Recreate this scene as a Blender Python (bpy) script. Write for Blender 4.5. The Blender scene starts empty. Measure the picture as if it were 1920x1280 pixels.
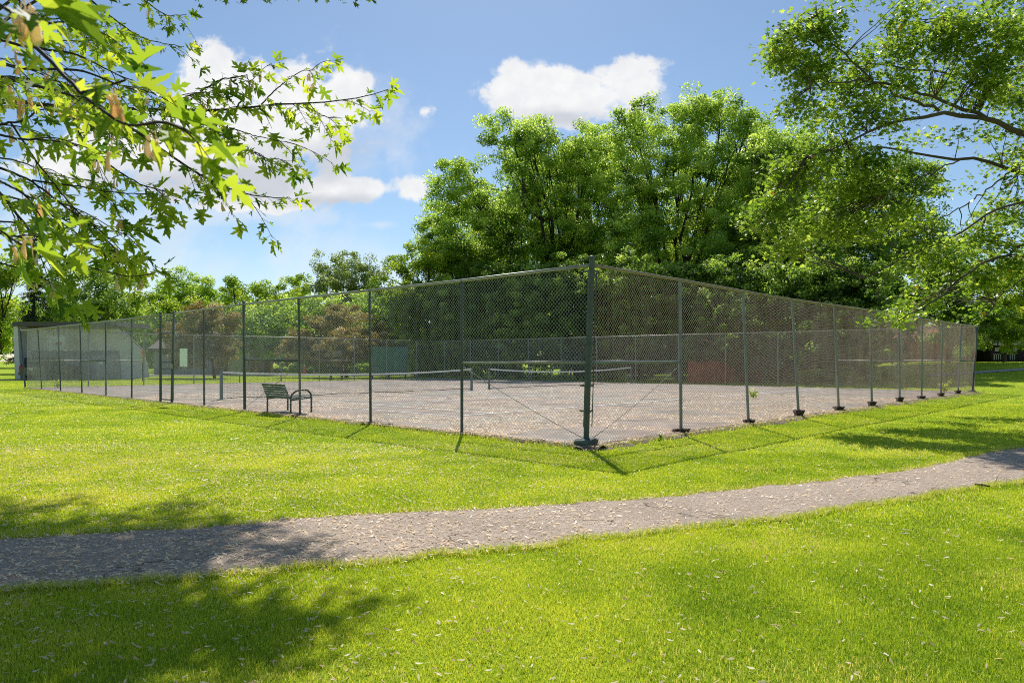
import bpy, math, random
import numpy as np
from mathutils import Vector, Matrix

random.seed(7)
RNG = np.random.default_rng(11)
scene = bpy.context.scene
COL = scene.collection

# ------------------------------------------------------------------ camera numbers
F = 1344.0            # focal length in photo pixels (photo 1920 wide)
HY = 676.0            # horizon row in the photo
CZ = 1.47             # eye height


def P(px, py, Y):
    """world point that lies at photo pixel (px, py) at distance Y along the view axis"""
    return np.array([(px - 960.0) / F * Y, Y, CZ + (HY - py) / F * Y])


def G(px, py, z=0.0):
    Y = (CZ - z) * F / (py - HY)
    return np.array([(px - 960.0) / F * Y, Y, z])


# ------------------------------------------------------------------ object helpers
def tag(o, label=None, cat=None, group=None, kind=None):
    if label: o['label'] = label
    if cat: o['category'] = cat
    if group: o['group'] = group
    if kind: o['kind'] = kind
    return o


def link(name, me, mat=None, parent=None):
    o = bpy.data.objects.new(name, me)
    COL.objects.link(o)
    if mat is not None:
        me.materials.append(mat)
    if parent is not None:
        o.parent = parent
        o.matrix_parent_inverse = Matrix.Translation(-Vector(parent.location)) if parent.rotation_euler.z == 0 else Matrix()
    return o


def thing(name, label, cat, loc=(0, 0, 0), group=None):
    o = bpy.data.objects.new(name, None)
    o.empty_display_size = 0.2
    COL.objects.link(o)
    o.location = Vector([float(v) for v in loc])
    return tag(o, label, cat, group)


def np_mesh(name, V, faces=None, k=3, tint=None, smooth=False):
    """V (n,3); faces (m,k) index array, or None for consecutive runs of k vertices"""
    V = np.ascontiguousarray(V, dtype=np.float32)
    n = len(V)
    if faces is None:
        idx = np.arange(n, dtype=np.int32)
        m = n // k
    else:
        faces = np.ascontiguousarray(faces, dtype=np.int32)
        m, k = faces.shape
        idx = faces.ravel()
    me = bpy.data.meshes.new(name)
    me.vertices.add(n)
    me.vertices.foreach_set('co', V.ravel())
    me.loops.add(len(idx))
    me.loops.foreach_set('vertex_index', idx)
    me.polygons.add(m)
    me.polygons.foreach_set('loop_start', np.arange(0, m * k, k, dtype=np.int32))
    if smooth:
        me.polygons.foreach_set('use_smooth', np.ones(m, dtype=bool))
    if tint is not None:
        a = me.attributes.new('tint', 'FLOAT', 'POINT')
        a.data.foreach_set('value', np.ascontiguousarray(tint, dtype=np.float32))
    me.update(calc_edges=True)
    return me


class MB:
    """collects shapes, then links them as ONE mesh object"""
    def __init__(self):
        self.v = []
        self.f = []

    def poly(self, pts):
        b = len(self.v)
        self.v += [tuple(float(c) for c in p) for p in pts]
        self.f.append(tuple(range(b, b + len(pts))))
        return self

    def prism(self, pts, off):
        """closed polygon pts swept by off"""
        b = len(self.v)
        n = len(pts)
        off = np.array(off, float)
        self.v += [tuple(map(float, p)) for p in pts]
        self.v += [tuple(map(float, np.array(p, float) + off)) for p in pts]
        self.f.append(tuple(range(b, b + n)))
        self.f.append(tuple(range(b + 2 * n - 1, b + n - 1, -1)))
        for i in range(n):
            j = (i + 1) % n
            self.f.append((b + j, b + i, b + n + i, b + n + j))
        return self

    def box(self, c, s, ux=(1, 0, 0), uy=(0, 1, 0), uz=(0, 0, 1)):
        c = np.array(c, float)
        ux, uy, uz = (np.array(u, float) for u in (ux, uy, uz))
        b = len(self.v)
        for k in (-.5, .5):
            for j in (-.5, .5):
                for i in (-.5, .5):
                    self.v.append(tuple(c + ux * s[0] * i + uy * s[1] * j + uz * s[2] * k))
        for q in ((0, 2, 3, 1), (4, 5, 7, 6), (0, 1, 5, 4), (2, 6, 7, 3), (0, 4, 6, 2), (1, 3, 7, 5)):
            self.f.append(tuple(b + i for i in q))
        return self

    def tube(self, pts, rad, sides=8, caps=True):
        pts = [np.array(p, float) for p in pts]
        if not hasattr(rad, '__len__'):
            rad = [rad] * len(pts)
        b = len(self.v)
        n = len(pts)
        up = None
        for i, p in enumerate(pts):
            d = pts[min(i + 1, n - 1)] - pts[max(i - 1, 0)]
            d = d / (np.linalg.norm(d) + 1e-9)
            if up is None:
                up = np.array([0, 0, 1.0]) if abs(d[2]) < .9 else np.array([0, 1.0, 0])
            x = np.cross(up, d); x /= np.linalg.norm(x) + 1e-9
            y = np.cross(d, x)
            up = y
            for s in range(sides):
                a = 2 * math.pi * s / sides
                self.v.append(tuple(p + (x * math.cos(a) + y * math.sin(a)) * rad[i]))
        for i in range(n - 1):
            for s in range(sides):
                t = (s + 1) % sides
                self.f.append((b + i * sides + s, b + i * sides + t, b + (i + 1) * sides + t, b + (i + 1) * sides + s))
        if caps:
            self.f.append(tuple(b + s for s in reversed(range(sides))))
            self.f.append(tuple(b + (n - 1) * sides + s for s in range(sides)))
        return self

    def ball(self, c, r, sc=(1, 1, 1), seg=10, rings=6, jit=0):
        b = len(self.v)
        for i in range(rings + 1):
            th = math.pi * i / rings
            for s in range(seg):
                a = 2 * math.pi * s / seg
                q = r * (1 + random.uniform(-jit, jit))
                self.v.append((c[0] + q * sc[0] * math.sin(th) * math.cos(a), c[1] + q * sc[1] * math.sin(th) * math.sin(a), c[2] + q * sc[2] * math.cos(th)))
        for i in range(rings):
            for s in range(seg):
                t = (s + 1) % seg
                self.f.append((b + i * seg + s, b + (i + 1) * seg + s, b + (i + 1) * seg + t, b + i * seg + t))
        return self

    def mesh(self, name, smooth=False):
        me = bpy.data.meshes.new(name)
        me.from_pydata(self.v, [], self.f)
        if smooth:
            me.polygons.foreach_set('use_smooth', np.ones(len(me.polygons), dtype=bool))
        me.update()
        return me

    def build(self, name, mat, parent=None, smooth=False):
        return link(name, self.mesh(name, smooth), mat, parent)


# ------------------------------------------------------------------ materials
class NT:
    def __init__(self, tree):
        self.t = tree
        self.n = tree.nodes
        self.l = tree.links

    def new(self, typ, **kw):
        nd = self.n.new(typ)
        for k, v in kw.items():
            setattr(nd, k, v)
        return nd

    def put(self, sock, v):
        if hasattr(v, 'is_output') or isinstance(v, bpy.types.NodeSocket):
            self.l.new(v, sock)
        else:
            sock.default_value = v

    def math(self, op, a, b=None, c=None, clamp=False):
        nd = self.new('ShaderNodeMath', operation=op, use_clamp=clamp)
        self.put(nd.inputs[0], a)
        if b is not None: self.put(nd.inputs[1], b)
        if c is not None: self.put(nd.inputs[2], c)
        return nd.outputs[0]

    def noise(self, vec, scale, detail=4, rough=.55, dist=0.0):
        nd = self.new('ShaderNodeTexNoise')
        if vec is not None: self.put(nd.inputs['Vector'], vec)
        nd.inputs['Scale'].default_value = scale
        nd.inputs['Detail'].default_value = detail
        nd.inputs['Roughness'].default_value = rough
        nd.inputs['Distortion'].default_value = dist
        return nd.outputs['Fac']

    def ramp(self, fac, stops, interp='LINEAR'):
        nd = self.new('ShaderNodeValToRGB')
        nd.color_ramp.interpolation = interp
        el = nd.color_ramp.elements
        while len(el) < len(stops): el.new(0.5)
        for e, (p, c) in zip(el, stops):
            e.position = p
            e.color = (c[0], c[1], c[2], 1) if hasattr(c, '__len__') else (c, c, c, 1)
        self.put(nd.inputs['Fac'], fac)
        return nd.outputs['Color']

    def mix(self, fac, a, b, blend='MIX'):
        nd = self.new('ShaderNodeMix', data_type='RGBA', blend_type=blend)
        self.put(nd.inputs[0], fac)
        self.put(nd.inputs[6], (*a, 1) if isinstance(a, tuple) else a)
        self.put(nd.inputs[7], (*b, 1) if isinstance(b, tuple) else b)
        return nd.outputs[2]


def new_mat(name):
    m = bpy.data.materials.new(name)
    m.use_nodes = True
    nt = NT(m.node_tree)
    nt.n.clear()
    out = nt.new('ShaderNodeOutputMaterial')
    return m, nt, out


def solid(name, c, rough=.6, metal=0.0, var=.25, scale=6.0, dark=None, bump=0.0, bscale=40, spec=.4):
    """plain surface broken up by two noises (wear, dirt)"""
    m, nt, out = new_mat(name)
    tc = nt.new('ShaderNodeTexCoord').outputs['Object']
    n1 = nt.noise(tc, scale, 6, .65)
    n2 = nt.noise(tc, scale * 7, 4, .6)
    lo = tuple(v * (1 - var) for v in c) if dark is None else dark
    hi = tuple(min(1, v * (1 + var * .6)) for v in c)
    f = nt.math('ADD', nt.math('MULTIPLY', n1, .65), nt.math('MULTIPLY', n2, .35))
    colr = nt.ramp(f, [(.3, lo), (.52, c), (.72, hi)])
    b = nt.new('ShaderNodeBsdfPrincipled')
    nt.put(b.inputs['Base Color'], colr)
    b.inputs['Roughness'].default_value = rough
    b.inputs['Metallic'].default_value = metal
    b.inputs['Specular IOR Level'].default_value = spec
    if bump:
        bp = nt.new('ShaderNodeBump')
        bp.inputs['Strength'].default_value = bump
        bp.inputs['Distance'].default_value = .02
        nt.put(bp.inputs['Height'], nt.noise(tc, bscale, 5, .6))
        nt.l.new(bp.outputs[0], b.inputs['Normal'])
    nt.l.new(b.outputs[0], out.inputs[0])
    return m


def leaf_mat(name, stops, trans=.5, gloss=.25, tgain=1.5, tyel=(1.15, 1.05, .55), rough=.45):
    """thin leaf: reflecting face plus light coming through; colour picked by the per-leaf tint"""
    m, nt, out = new_mat(name)
    at = nt.new('ShaderNodeAttribute', attribute_name='tint')
    colr = nt.ramp(at.outputs['Fac'], stops)
    b = nt.new('ShaderNodeBsdfPrincipled')
    nt.put(b.inputs['Base Color'], colr)
    b.inputs['Roughness'].default_value = rough
    b.inputs['Specular IOR Level'].default_value = gloss
    tr = nt.new('ShaderNodeBsdfTranslucent')
    tcol = nt.mix(1.0, colr, tuple(tgain * v for v in tyel), 'MULTIPLY')
    nt.put(tr.inputs['Color'], tcol)
    mx = nt.new('ShaderNodeMixShader')
    mx.inputs[0].default_value = trans
    nt.l.new(b.outputs[0], mx.inputs[1])
    nt.l.new(tr.outputs[0], mx.inputs[2])
    nt.l.new(mx.outputs[0], out.inputs[0])
    return m


M = {}
M['grass'] = leaf_mat('grass', [(0, (.11, .225, .022)), (.4, (.335, .46, .042)), (.75, (.60, .66, .085)), (.86, (.66, .64, .16)), (1, (.80, .72, .42))],
                      .5, .1, 1.5, (1.08, 1.0, .5), .55)
M['leaf_mid'] = leaf_mat('leaf_mid', [(0, (.03, .065, .012)), (.3, (.115, .195, .028)), (.58, (.23, .33, .05)), (1, (.46, .53, .16))], .52, .4, 2.4, (1.03, 1.03, .66), .42)
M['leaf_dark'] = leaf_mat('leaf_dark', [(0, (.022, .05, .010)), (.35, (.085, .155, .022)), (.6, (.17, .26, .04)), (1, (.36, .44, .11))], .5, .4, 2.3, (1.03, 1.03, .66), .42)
M['leaf_bright'] = leaf_mat('leaf_bright', [(0, (.06, .13, .012)), (.45, (.21, .32, .03)), (1, (.42, .50, .08))], .54, .35, 2.0, (1.15, 1.05, .55), .45)
M['leaf_pale'] = leaf_mat('leaf_pale', [(0, (.09, .15, .05)), (.5, (.20, .29, .10)), (1, (.34, .42, .19))], .45, .3, 1.5)
M['leaf_bronze'] = leaf_mat('leaf_bronze', [(0, (.07, .06, .022)), (.35, (.20, .165, .055)), (.6, (.36, .28, .11)), (.8, (.21, .25, .06)), (1, (.62, .52, .40))], .45, .3, 1.5, (1.1, .95, .6))
M['leaf_maple'] = leaf_mat('leaf_maple', [(0, (.045, .11, .022)), (.4, (.16, .26, .03)), (1, (.36, .43, .06))], .56, .15, 2.4, (1.2, 1.05, .5), .5)
M['leaf_right'] = leaf_mat('leaf_right', [(0, (.03, .07, .011)), (.45, (.135, .215, .03)), (.95, (.36, .42, .08)), (1, (.42, .16, .04))], .52, .35, 2.3, (1.02, 1.05, .55), .42)
M['needle'] = leaf_mat('needle', [(0, (.012, .028, .012)), (.5, (.03, .055, .024)), (1, (.07, .09, .045))], .2, .2, 1.0)
M['samara'] = leaf_mat('samara', [(0, (.66, .46, .29)), (.5, (.88, .73, .53)), (1, (.95, .90, .76))], .42, .25, 1.5, (1.0, .88, .70))
M['bark'] = solid('bark', (.10, .075, .055), .9, 0, .5, 3, None, .6, 12)
M['bark_dark'] = solid('bark_dark', (.045, .035, .028), .9, 0, .5, 3)
M['bark_twig'] = solid('bark_twig', (.06, .04, .032), .8, 0, .4, 20)
M['post_green'] = solid('post_green', (.085, .105, .103), .5, .1, .4, 3, (.05, .064, .063))
M['post_grey'] = solid('post_grey', (.23, .255, .26), .5, .1, .4, 2.5, (.14, .17, .175))
M['rail'] = solid('rail', (.34, .34, .31), .45, .2, .35, 1.5, (.2, .18, .14))
M['rail_rust'] = solid('rail_rust', (.33, .27, .19), .55, .15, .4, 1.2, (.2, .14, .09))
M['wire'] = solid('wire', (.66, .66, .62), .36, .5, .25, .8, (.48, .44, .38))
M['wire_brown'] = solid('wire_brown', (.62, .46, .38), .42, .3, .35, .8, (.45, .30, .23))
M['wire_far'] = solid('wire_far', (.55, .53, .49), .45, .3, .35, .8, (.38, .33, .28))
M['footing'] = solid('footing', (.075, .05, .035), .95, 0, .6, 9, (.02, .014, .01), 1.0, 18)
M['footing_green'] = solid('footing_green', (.11, .14, .14), .8, 0, .6, 8, (.03, .04, .04), 1.0, 14)
M['bench_green'] = solid('bench_green', (.016, .05, .043), .45, 0, .3, 8)
M['bench_black'] = solid('bench_black', (.012, .014, .015), .4, .2, .3, 8)
M['white_band'] = solid('white_band', (.88, .88, .86), .8, 0, .25, 5)
M['net_black'] = solid('net_black', (.02, .02, .022), .8, 0, .2, 5)
M['net_post'] = solid('net_post', (.13, .16, .18), .5, .3, .3, 5)
M['white_sign'] = solid('white_sign', (.90, .93, .93), .5, 0, .06, 4)
M['siding_grey'] = solid('siding_grey', (.66, .64, .66), .8, 0, .12, .5)
M['siding_tan'] = solid('siding_tan', (.76, .71, .66), .8, 0, .12, .5)
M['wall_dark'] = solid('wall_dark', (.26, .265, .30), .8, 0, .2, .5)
M['door_grey'] = solid('door_grey', (.38, .385, .41), .7, 0, .12, .6)
M['fascia'] = solid('fascia', (.11, .10, .095), .8, 0, .2, 1)
M['house_grey'] = solid('house_grey', (.34, .33, .37), .8, 0, .2, .6)
M['shingle'] = solid('shingle', (.24, .19, .18), .9, 0, .3, 2.5)
M['brick'] = solid('brick', (.26, .14, .10), .9, 0, .35, 4)
M['brown_wall'] = solid('brown_wall', (.38, .14, .08), .85, 0, .4, 1.2)
M['brown_red'] = solid('brown_red', (.22, .065, .045), .85, 0, .5, 1.5)
M['rust_boards'] = solid('rust_boards', (.42, .085, .045), .85, 0, .4, 1.5)
M['dark_wood'] = solid('dark_wood', (.018, .014, .013), .85, 0, .4, 2)
M['tan_wall'] = solid('tan_wall', (.42, .35, .29), .8, 0, .2, 1)
M['glass_dark'] = solid('glass_dark', (.02, .025, .03), .1, 0, .3, 2)
M['window_teal'] = solid('window_teal', (.15, .32, .32), .3, 0, .2, 2)
M['white_trim'] = solid('white_trim', (.62, .60, .56), .6, 0, .12, 2)
M['car_black'] = solid('car_black', (.012, .012, .014), .18, 0, .2, 2, None, 0, 40, .8)
M['tyre'] = solid('tyre', (.014, .014, .014), .9, 0, .2, 6)
M['chrome'] = solid('chrome', (.5, .5, .5), .25, .9, .1, 2)
M['red_light'] = solid('red_light', (.45, .015, .015), .2, 0, .2, 2)
M['orange'] = solid('orange', (.85, .10, .02), .6, 0, .1, 4)
M['red_paint'] = solid('red_paint', (.55, .06, .04), .6, 0, .15, 4)
M['yellow_paint'] = solid('yellow_paint', (.55, .42, .16), .6, 0, .15, 4)
M['board_green'] = solid('board_green', (.05, .17, .135), .75, 0, .2, .8)
M['wood_light'] = solid('wood_light', (.33, .29, .26), .8, 0, .25, 2)
M['wood_brown'] = solid('wood_brown', (.09, .055, .04), .8, 0, .3, 2)
M['concrete'] = solid('concrete', (.42, .39, .36), .9, 0, .2, .8)


# ------------------------------------------------------------------ terrain
def sstep(a, b, x):
    t = np.clip((x - a) / (b - a), 0, 1)
    return t * t * (3 - 2 * t)


# the court's frame: corner post C, directions along its two near sides
C0 = np.array([1.27, 12.06])
TH = .7643
DR = np.array([math.sin(TH), math.cos(TH)])
DL = np.array([-math.cos(TH), math.sin(TH)])
LEN_R, LEN_L = 29.0, 37.2
RC = C0 + DR * LEN_R
LC = C0 + DL * LEN_L
BC = C0 + DR * LEN_R + DL * LEN_L


def uv(x, y):
    """court coordinates: u along the left side, v along the right side"""
    return (x - C0[0]) * DL[0] + (y - C0[1]) * DL[1], (x - C0[0]) * DR[0] + (y - C0[1]) * DR[1]


def W(u, v, z=0.0):
    p = C0 + DL * u + DR * v
    return np.array([p[0], p[1], z])


def smooth_noise(x, y, s, seed=0):
    """cheap value noise in numpy"""
    r = np.random.default_rng(1000 + seed)
    tab = r.random((256, 256))
    xs, ys = np.asarray(x) / s + 100, np.asarray(y) / s + 100
    i, j = np.floor(xs).astype(int), np.floor(ys).astype(int)
    a, b = xs - i, ys - j
    a, b = a * a * (3 - 2 * a), b * b * (3 - 2 * b)
    g = lambda p, q: tab[p % 256, q % 256]
    return (g(i, j) * (1 - a) + g(i + 1, j) * a) * (1 - b) + (g(i, j + 1) * (1 - a) + g(i + 1, j + 1) * a) * b


def hgt(x, y):
    x, y = np.asarray(x, float), np.asarray(y, float)
    u, v = uv(x, y)
    # the lawn climbs into a bank behind the far right side of the court
    h = 1.35 * sstep(.5, 24, v - LEN_R) * sstep(24, 8, u)
    # near lawn: shallow waves, flat beside the court
    away = np.minimum(np.maximum(-u, -v), 4) / 4
    away = np.clip(away, 0, 1)
    h = h + .05 * away * (smooth_noise(x, y, 2.6, 1) - .5)
    return h


def axis(a, b, fine0, fine1, step, far):
    core = np.arange(fine0, fine1 + .001, step)
    lo, hi = [], []
    x, s = fine0, step
    while x > a:
        s *= far; x -= s; lo.append(x)
    x, s = fine1, step
    while x < b:
        s *= far; x += s; hi.append(x)
    return np.array(lo[::-1] + list(core) + hi)


gx = axis(-900, 900, -16, 18, .5, 1.12)
gy = axis(-300, 1500, -2, 40, .5, 1.10)
XX, YY = np.meshgrid(gx, gy)
ZZ = hgt(XX, YY)
nx, ny = len(gx), len(gy)
ii = np.arange(nx * ny).reshape(ny, nx)
quads = np.stack([ii[:-1, :-1], ii[:-1, 1:], ii[1:, 1:], ii[1:, :-1]], -1).reshape(-1, 4)

m, nt, out = new_mat('lawn_soil')
tc = nt.new('ShaderNodeTexCoord').outputs['Object']
n1 = nt.noise(tc, .35, 5, .6)
n2 = nt.noise(tc, 9, 6, .75)
n3 = nt.noise(tc, 60, 4, .7)
ff = nt.math('ADD', nt.math('MULTIPLY', n1, .45), nt.math('ADD', nt.math('MULTIPLY', n2, .3), nt.math('MULTIPLY', n3, .25)))
cc = nt.ramp(ff, [(.32, (.12, .21, .012)), (.47, (.29, .41, .02)), (.58, (.43, .53, .035)), (.72, (.54, .56, .10))])
b = nt.new('ShaderNodeBsdfPrincipled')
nt.put(b.inputs['Base Color'], cc)
b.inputs['Roughness'].default_value = .95
b.inputs['Specular IOR Level'].default_value = .1
bp = nt.new('ShaderNodeBump')
bp.inputs['Strength'].default_value = .7
bp.inputs['Distance'].default_value = .05
nt.put(bp.inputs['Height'], n3)
nt.l.new(bp.outputs[0], b.inputs['Normal'])
nt.l.new(b.outputs[0], out.inputs[0])
M['lawn_soil'] = m
lawn = link('lawn', np_mesh('lawn', np.stack([XX.ravel(), YY.ravel(), ZZ.ravel()], 1), quads, smooth=True), M['lawn_soil'])
tag(lawn, 'mown green lawn under and around the fenced court', kind='structure')

# ------------------------------------------------------------------ asphalt path
up_px = [(-500, 1040), (-200, 1022), (0, 1011), (240, 997), (480, 982), (720, 963), (960, 952), (1200, 935), (1440, 912), (1570, 898), (1700, 880), (1810, 858), (1920, 838), (2100, 812)]
lo_px = [(-500, 1142), (-200, 1125), (0, 1112), (240, 1095), (480, 1076), (720, 1056), (960, 1037), (1200, 1005), (1440, 977), (1570, 958), (1700, 938), (1810, 920), (1920, 902), (2100, 872)]


def resample(pts, n):
    pts = np.array(pts, float)
    d = np.r_[0, np.cumsum(np.linalg.norm(np.diff(pts, axis=0), axis=1))]
    t = np.linspace(0, d[-1], n)
    return np.stack([np.interp(t, d, pts[:, i]) for i in range(pts.shape[1])], 1)


def smooth_line(p, it=3):
    p = p.copy()
    for _ in range(it):
        p[1:-1] = .25 * p[:-2] + .5 * p[1:-1] + .25 * p[2:]
    return p


NP_ = 240
up_e = smooth_line(resample([G(*q)[:2] for q in up_px], NP_), 12)
lo_e = smooth_line(resample([G(*q)[:2] for q in lo_px], NP_), 12)
jag = np.random.default_rng(3)
tdir = np.stack([np.gradient(up_e[:, 0]), np.gradient(up_e[:, 1])], 1)
tdir /= np.linalg.norm(tdir, axis=1)[:, None]
ndir = np.stack([-tdir[:, 1], tdir[:, 0]], 1)
up_e = up_e + ndir * (smooth_line(jag.normal(0, .06, NP_)[:, None], 2))
lo_e = lo_e + ndir * (smooth_line(jag.normal(0, .06, NP_)[:, None], 2))
path_poly = np.r_[up_e, lo_e[::-1]]
KX = 9
pv = []
for i in range(NP_):
    for k in range(KX):
        p = up_e[i] * (1 - k / (KX - 1)) + lo_e[i] * k / (KX - 1)
        pv.append((p[0], p[1], float(hgt(p[0], p[1])) + .022 - (.012 if k in (0, KX - 1) else 0)))
ii = np.arange(NP_ * KX).reshape(NP_, KX)
quads = np.stack([ii[:-1, :-1], ii[1:, :-1], ii[1:, 1:], ii[:-1, 1:]], -1).reshape(-1, 4)

m, nt, out = new_mat('asphalt')
tc = nt.new('ShaderNodeTexCoord').outputs['Object']
vor = nt.new('ShaderNodeTexVoronoi')
nt.put(vor.inputs['Vector'], tc)
vor.inputs['Scale'].default_value = 95
gr = nt.new('ShaderNodeSeparateColor')
nt.l.new(vor.outputs['Color'], gr.inputs[0])
big = nt.noise(tc, .9, 5, .6)
mid = nt.noise(tc, 14, 5, .7)
f1 = nt.math('ADD', nt.math('MULTIPLY', gr.outputs[0], .42), nt.math('ADD', nt.math('MULTIPLY', big, .30), nt.math('MULTIPLY', mid, .38)))
cc = nt.ramp(f1, [(.2, (.15, .115, .085)), (.5, (.40, .32, .25)), (.72, (.57, .465, .375)), (.92, (.78, .66, .54))])
# cracks
wv = nt.new('ShaderNodeTexVoronoi', feature='DISTANCE_TO_EDGE')
dis = nt.new('ShaderNodeVectorMath', operation='ADD')
nt.put(dis.inputs[0], tc)
nz = nt.new('ShaderNodeTexNoise'); nz.inputs['Scale'].default_value = 1.6; nz.inputs['Detail'].default_value = 6
nt.put(nz.inputs['Vector'], tc)
nt.l.new(nz.outputs['Color'], dis.inputs[1])
nt.l.new(dis.outputs[0], wv.inputs['Vector'])
wv.inputs['Scale'].default_value = .42
crk = nt.ramp(wv.outputs['Distance'], [(.0, .8), (.003, .6), (.007, 0)])
crk = nt.math('MULTIPLY', crk, nt.ramp(nt.noise(tc, .8, 3, .5), [(.44, 0), (.54, 1)]))
cc = nt.mix(crk, cc, (.035, .03, .03))
b = nt.new('ShaderNodeBsdfPrincipled')
nt.put(b.inputs['Base Color'], cc)
b.inputs['Roughness'].default_value = .95
b.inputs['Specular IOR Level'].default_value = .06
bp = nt.new('ShaderNodeBump')
bp.inputs['Strength'].default_value = .8
bp.inputs['Distance'].default_value = .008
nt.put(bp.inputs['Height'], nt.math('SUBTRACT', f1, crk))
nt.l.new(bp.outputs[0], b.inputs['Normal'])
nt.l.new(b.outputs[0], out.inputs[0])
M['asphalt'] = m
path = link('path', np_mesh('path', np.array(pv), quads, smooth=True), M['asphalt'])
tag(path, 'grey asphalt footpath crossing the lawn in front of the court', kind='structure')

# ------------------------------------------------------------------ court slab, lines, dirt strip
m, nt, out = new_mat('court_surface')
tc = nt.new('ShaderNodeTexCoord').outputs['Object']
big = nt.noise(tc, .22, 6, .65)
mid = nt.noise(tc, 2.2, 6, .7)
fin = nt.noise(tc, 45, 4, .7)
f1 = nt.math('ADD', nt.math('MULTIPLY', mid, .6), nt.math('MULTIPLY', fin, .4))
c1 = nt.ramp(f1, [(.3, (.31, .25, .21)), (.5, (.45, .37, .315)), (.7, (.58, .495, .43))])
c2 = nt.ramp(f1, [(.3, (.27, .26, .225)), (.5, (.40, .375, .325)), (.7, (.52, .485, .425))])
cc = nt.mix(nt.ramp(big, [(.5, 0), (.6, 1)]), c1, c2)
moss = nt.math('MULTIPLY', nt.ramp(nt.noise(tc, .5, 5, .7), [(.62, 0), (.7, 1)]), nt.ramp(nt.noise(tc, 7, 4, .7), [(.5, 0), (.6, 1)]))
cc = nt.mix(moss, cc, (.26, .22, .05))
stain = nt.ramp(nt.noise(tc, .75, 7, .72), [(.40, 1), (.54, 0)])
cc = nt.mix(nt.math('MULTIPLY', stain, .5), cc, (.19, .165, .15))
cv = nt.new('ShaderNodeTexVoronoi', feature='DISTANCE_TO_EDGE')
wp = nt.new('ShaderNodeVectorMath', operation='ADD')
nt.put(wp.inputs[0], tc)
nw = nt.new('ShaderNodeTexNoise'); nw.inputs['Scale'].default_value = .5; nw.inputs['Detail'].default_value = 6
nt.put(nw.inputs['Vector'], tc)
nt.l.new(nw.outputs['Color'], wp.inputs[1])
nt.l.new(wp.outputs[0], cv.inputs['Vector'])
cv.inputs['Scale'].default_value = .16
cc = nt.mix(nt.ramp(cv.outputs['Distance'], [(0, .6), (.003, .4), (.006, 0)]), cc, (.07, .06, .055))
b = nt.new('ShaderNodeBsdfPrincipled')
nt.put(b.inputs['Base Color'], cc)
b.inputs['Roughness'].default_value = .95
b.inputs['Specular IOR Level'].default_value = .06
nt.l.new(b.outputs[0], out.inputs[0])
M['court_surface'] = m
CT = .05
mb = MB()
mb.prism([W(.06, .06, CT), W(LEN_L - .06, .06, CT), W(LEN_L - .06, LEN_R - .06, CT), W(.06, LEN_R - .06, CT)], (0, 0, -.12))
tag(mb.build('court_slab', M['court_surface']), 'worn pinkish grey tennis court surface inside the fence', kind='structure')

m, nt, out = new_mat('line_paint')
tc = nt.new('ShaderNodeTexCoord').outputs['Object']
wr = nt.ramp(nt.noise(tc, 5, 6, .7), [(.42, (.55, .51, .48)), (.50, (.88, .87, .84))])
b = nt.new('ShaderNodeBsdfPrincipled')
nt.put(b.inputs['Base Color'], wr)
b.inputs['Roughness'].default_value = .85
nt.l.new(b.outputs[0], out.inputs[0])
M['line_paint'] = m
UN = 18.2
NETS = ((1.9, 14.3), (15.5, 27.9))
mb = MB()
zl = CT + .005


def line(u0, v0, u1, v1, w=.055, z=zl):
    w = w * 1.6
    a, b2 = np.array([u0, v0]), np.array([u1, v1])
    d = (b2 - a) / np.linalg.norm(b2 - a)
    n = np.array([-d[1], d[0]]) * w / 2
    mb.poly([W(*(a + n), z), W(*(b2 + n), z), W(*(b2 - n), z), W(*(a - n), z)])


for v0, v1 in NETS:
    vc = (v0 + v1) / 2
    for dv in (-5.485, -4.115, 4.115, 5.485):
        line(UN - 11.885, vc + dv, UN + 11.885, vc + dv)
    for du in (-11.885, 11.885):
        line(UN + du, vc - 5.45, UN + du, vc + 5.45, .08, zl + .003)
    for du in (-6.4, 6.4):
        line(UN + du, vc - 4.08, UN + du, vc + 4.08, .055, zl + .003)
    line(UN - 6.36, vc, UN + 6.36, vc, .055, zl + .006)
tag(mb.build('court_line_markings', M['line_paint']), 'thin worn white tennis lines painted on the court', kind='structure')

# dirt and crumbled edge between slab and lawn on the two near sides
m, nt, out = new_mat('edge_dirt')
tc = nt.new('ShaderNodeTexCoord').outputs['Object']
f1 = nt.math('ADD', nt.math('MULTIPLY', nt.noise(tc, 4, 6, .7), .5), nt.math('MULTIPLY', nt.noise(tc, 45, 5, .75), .5))
cc = nt.ramp(f1, [(.36, (.05, .035, .022)), (.47, (.20, .145, .09)), (.56, (.36, .30, .24)), (.68, (.52, .45, .38))])
b = nt.new('ShaderNodeBsdfPrincipled')
nt.put(b.inputs['Base Color'], cc)
b.inputs['Roughness'].default_value = .95
bp = nt.new('ShaderNodeBump'); bp.inputs['Distance'].default_value = .03
nt.put(bp.inputs['Height'], f1)
nt.l.new(bp.outputs[0], b.inputs['Normal'])
nt.l.new(b.outputs[0], out.inputs[0])
M['edge_dirt'] = m
rj = np.random.default_rng(5)
strip_r, strip_l = [], []
V, Fq = [], []


def strip(fn, n, L, w0, amp, lift):
    base = len(V)
    wid = smooth_line(rj.normal(0, amp, n)[:, None], 2)[:, 0]
    lf = smooth_line(rj.normal(0, lift, n)[:, None], 1)[:, 0]
    for i in range(n):
        t = L * i / (n - 1)
        ww = max(.08, w0 + wid[i])
        for k, (o, z) in enumerate(((.08, .035), (-.03, .062 + lf[i]), (-ww * .55, .05 + lf[i] * .6), (-ww, -.01))):
            p = fn(t, o)
            V.append((p[0], p[1], z))
    for i in range(n - 1):
        for k in range(3):
            a = base + i * 4 + k
            Fq.append((a, a + 1, a + 5, a + 4))


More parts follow.
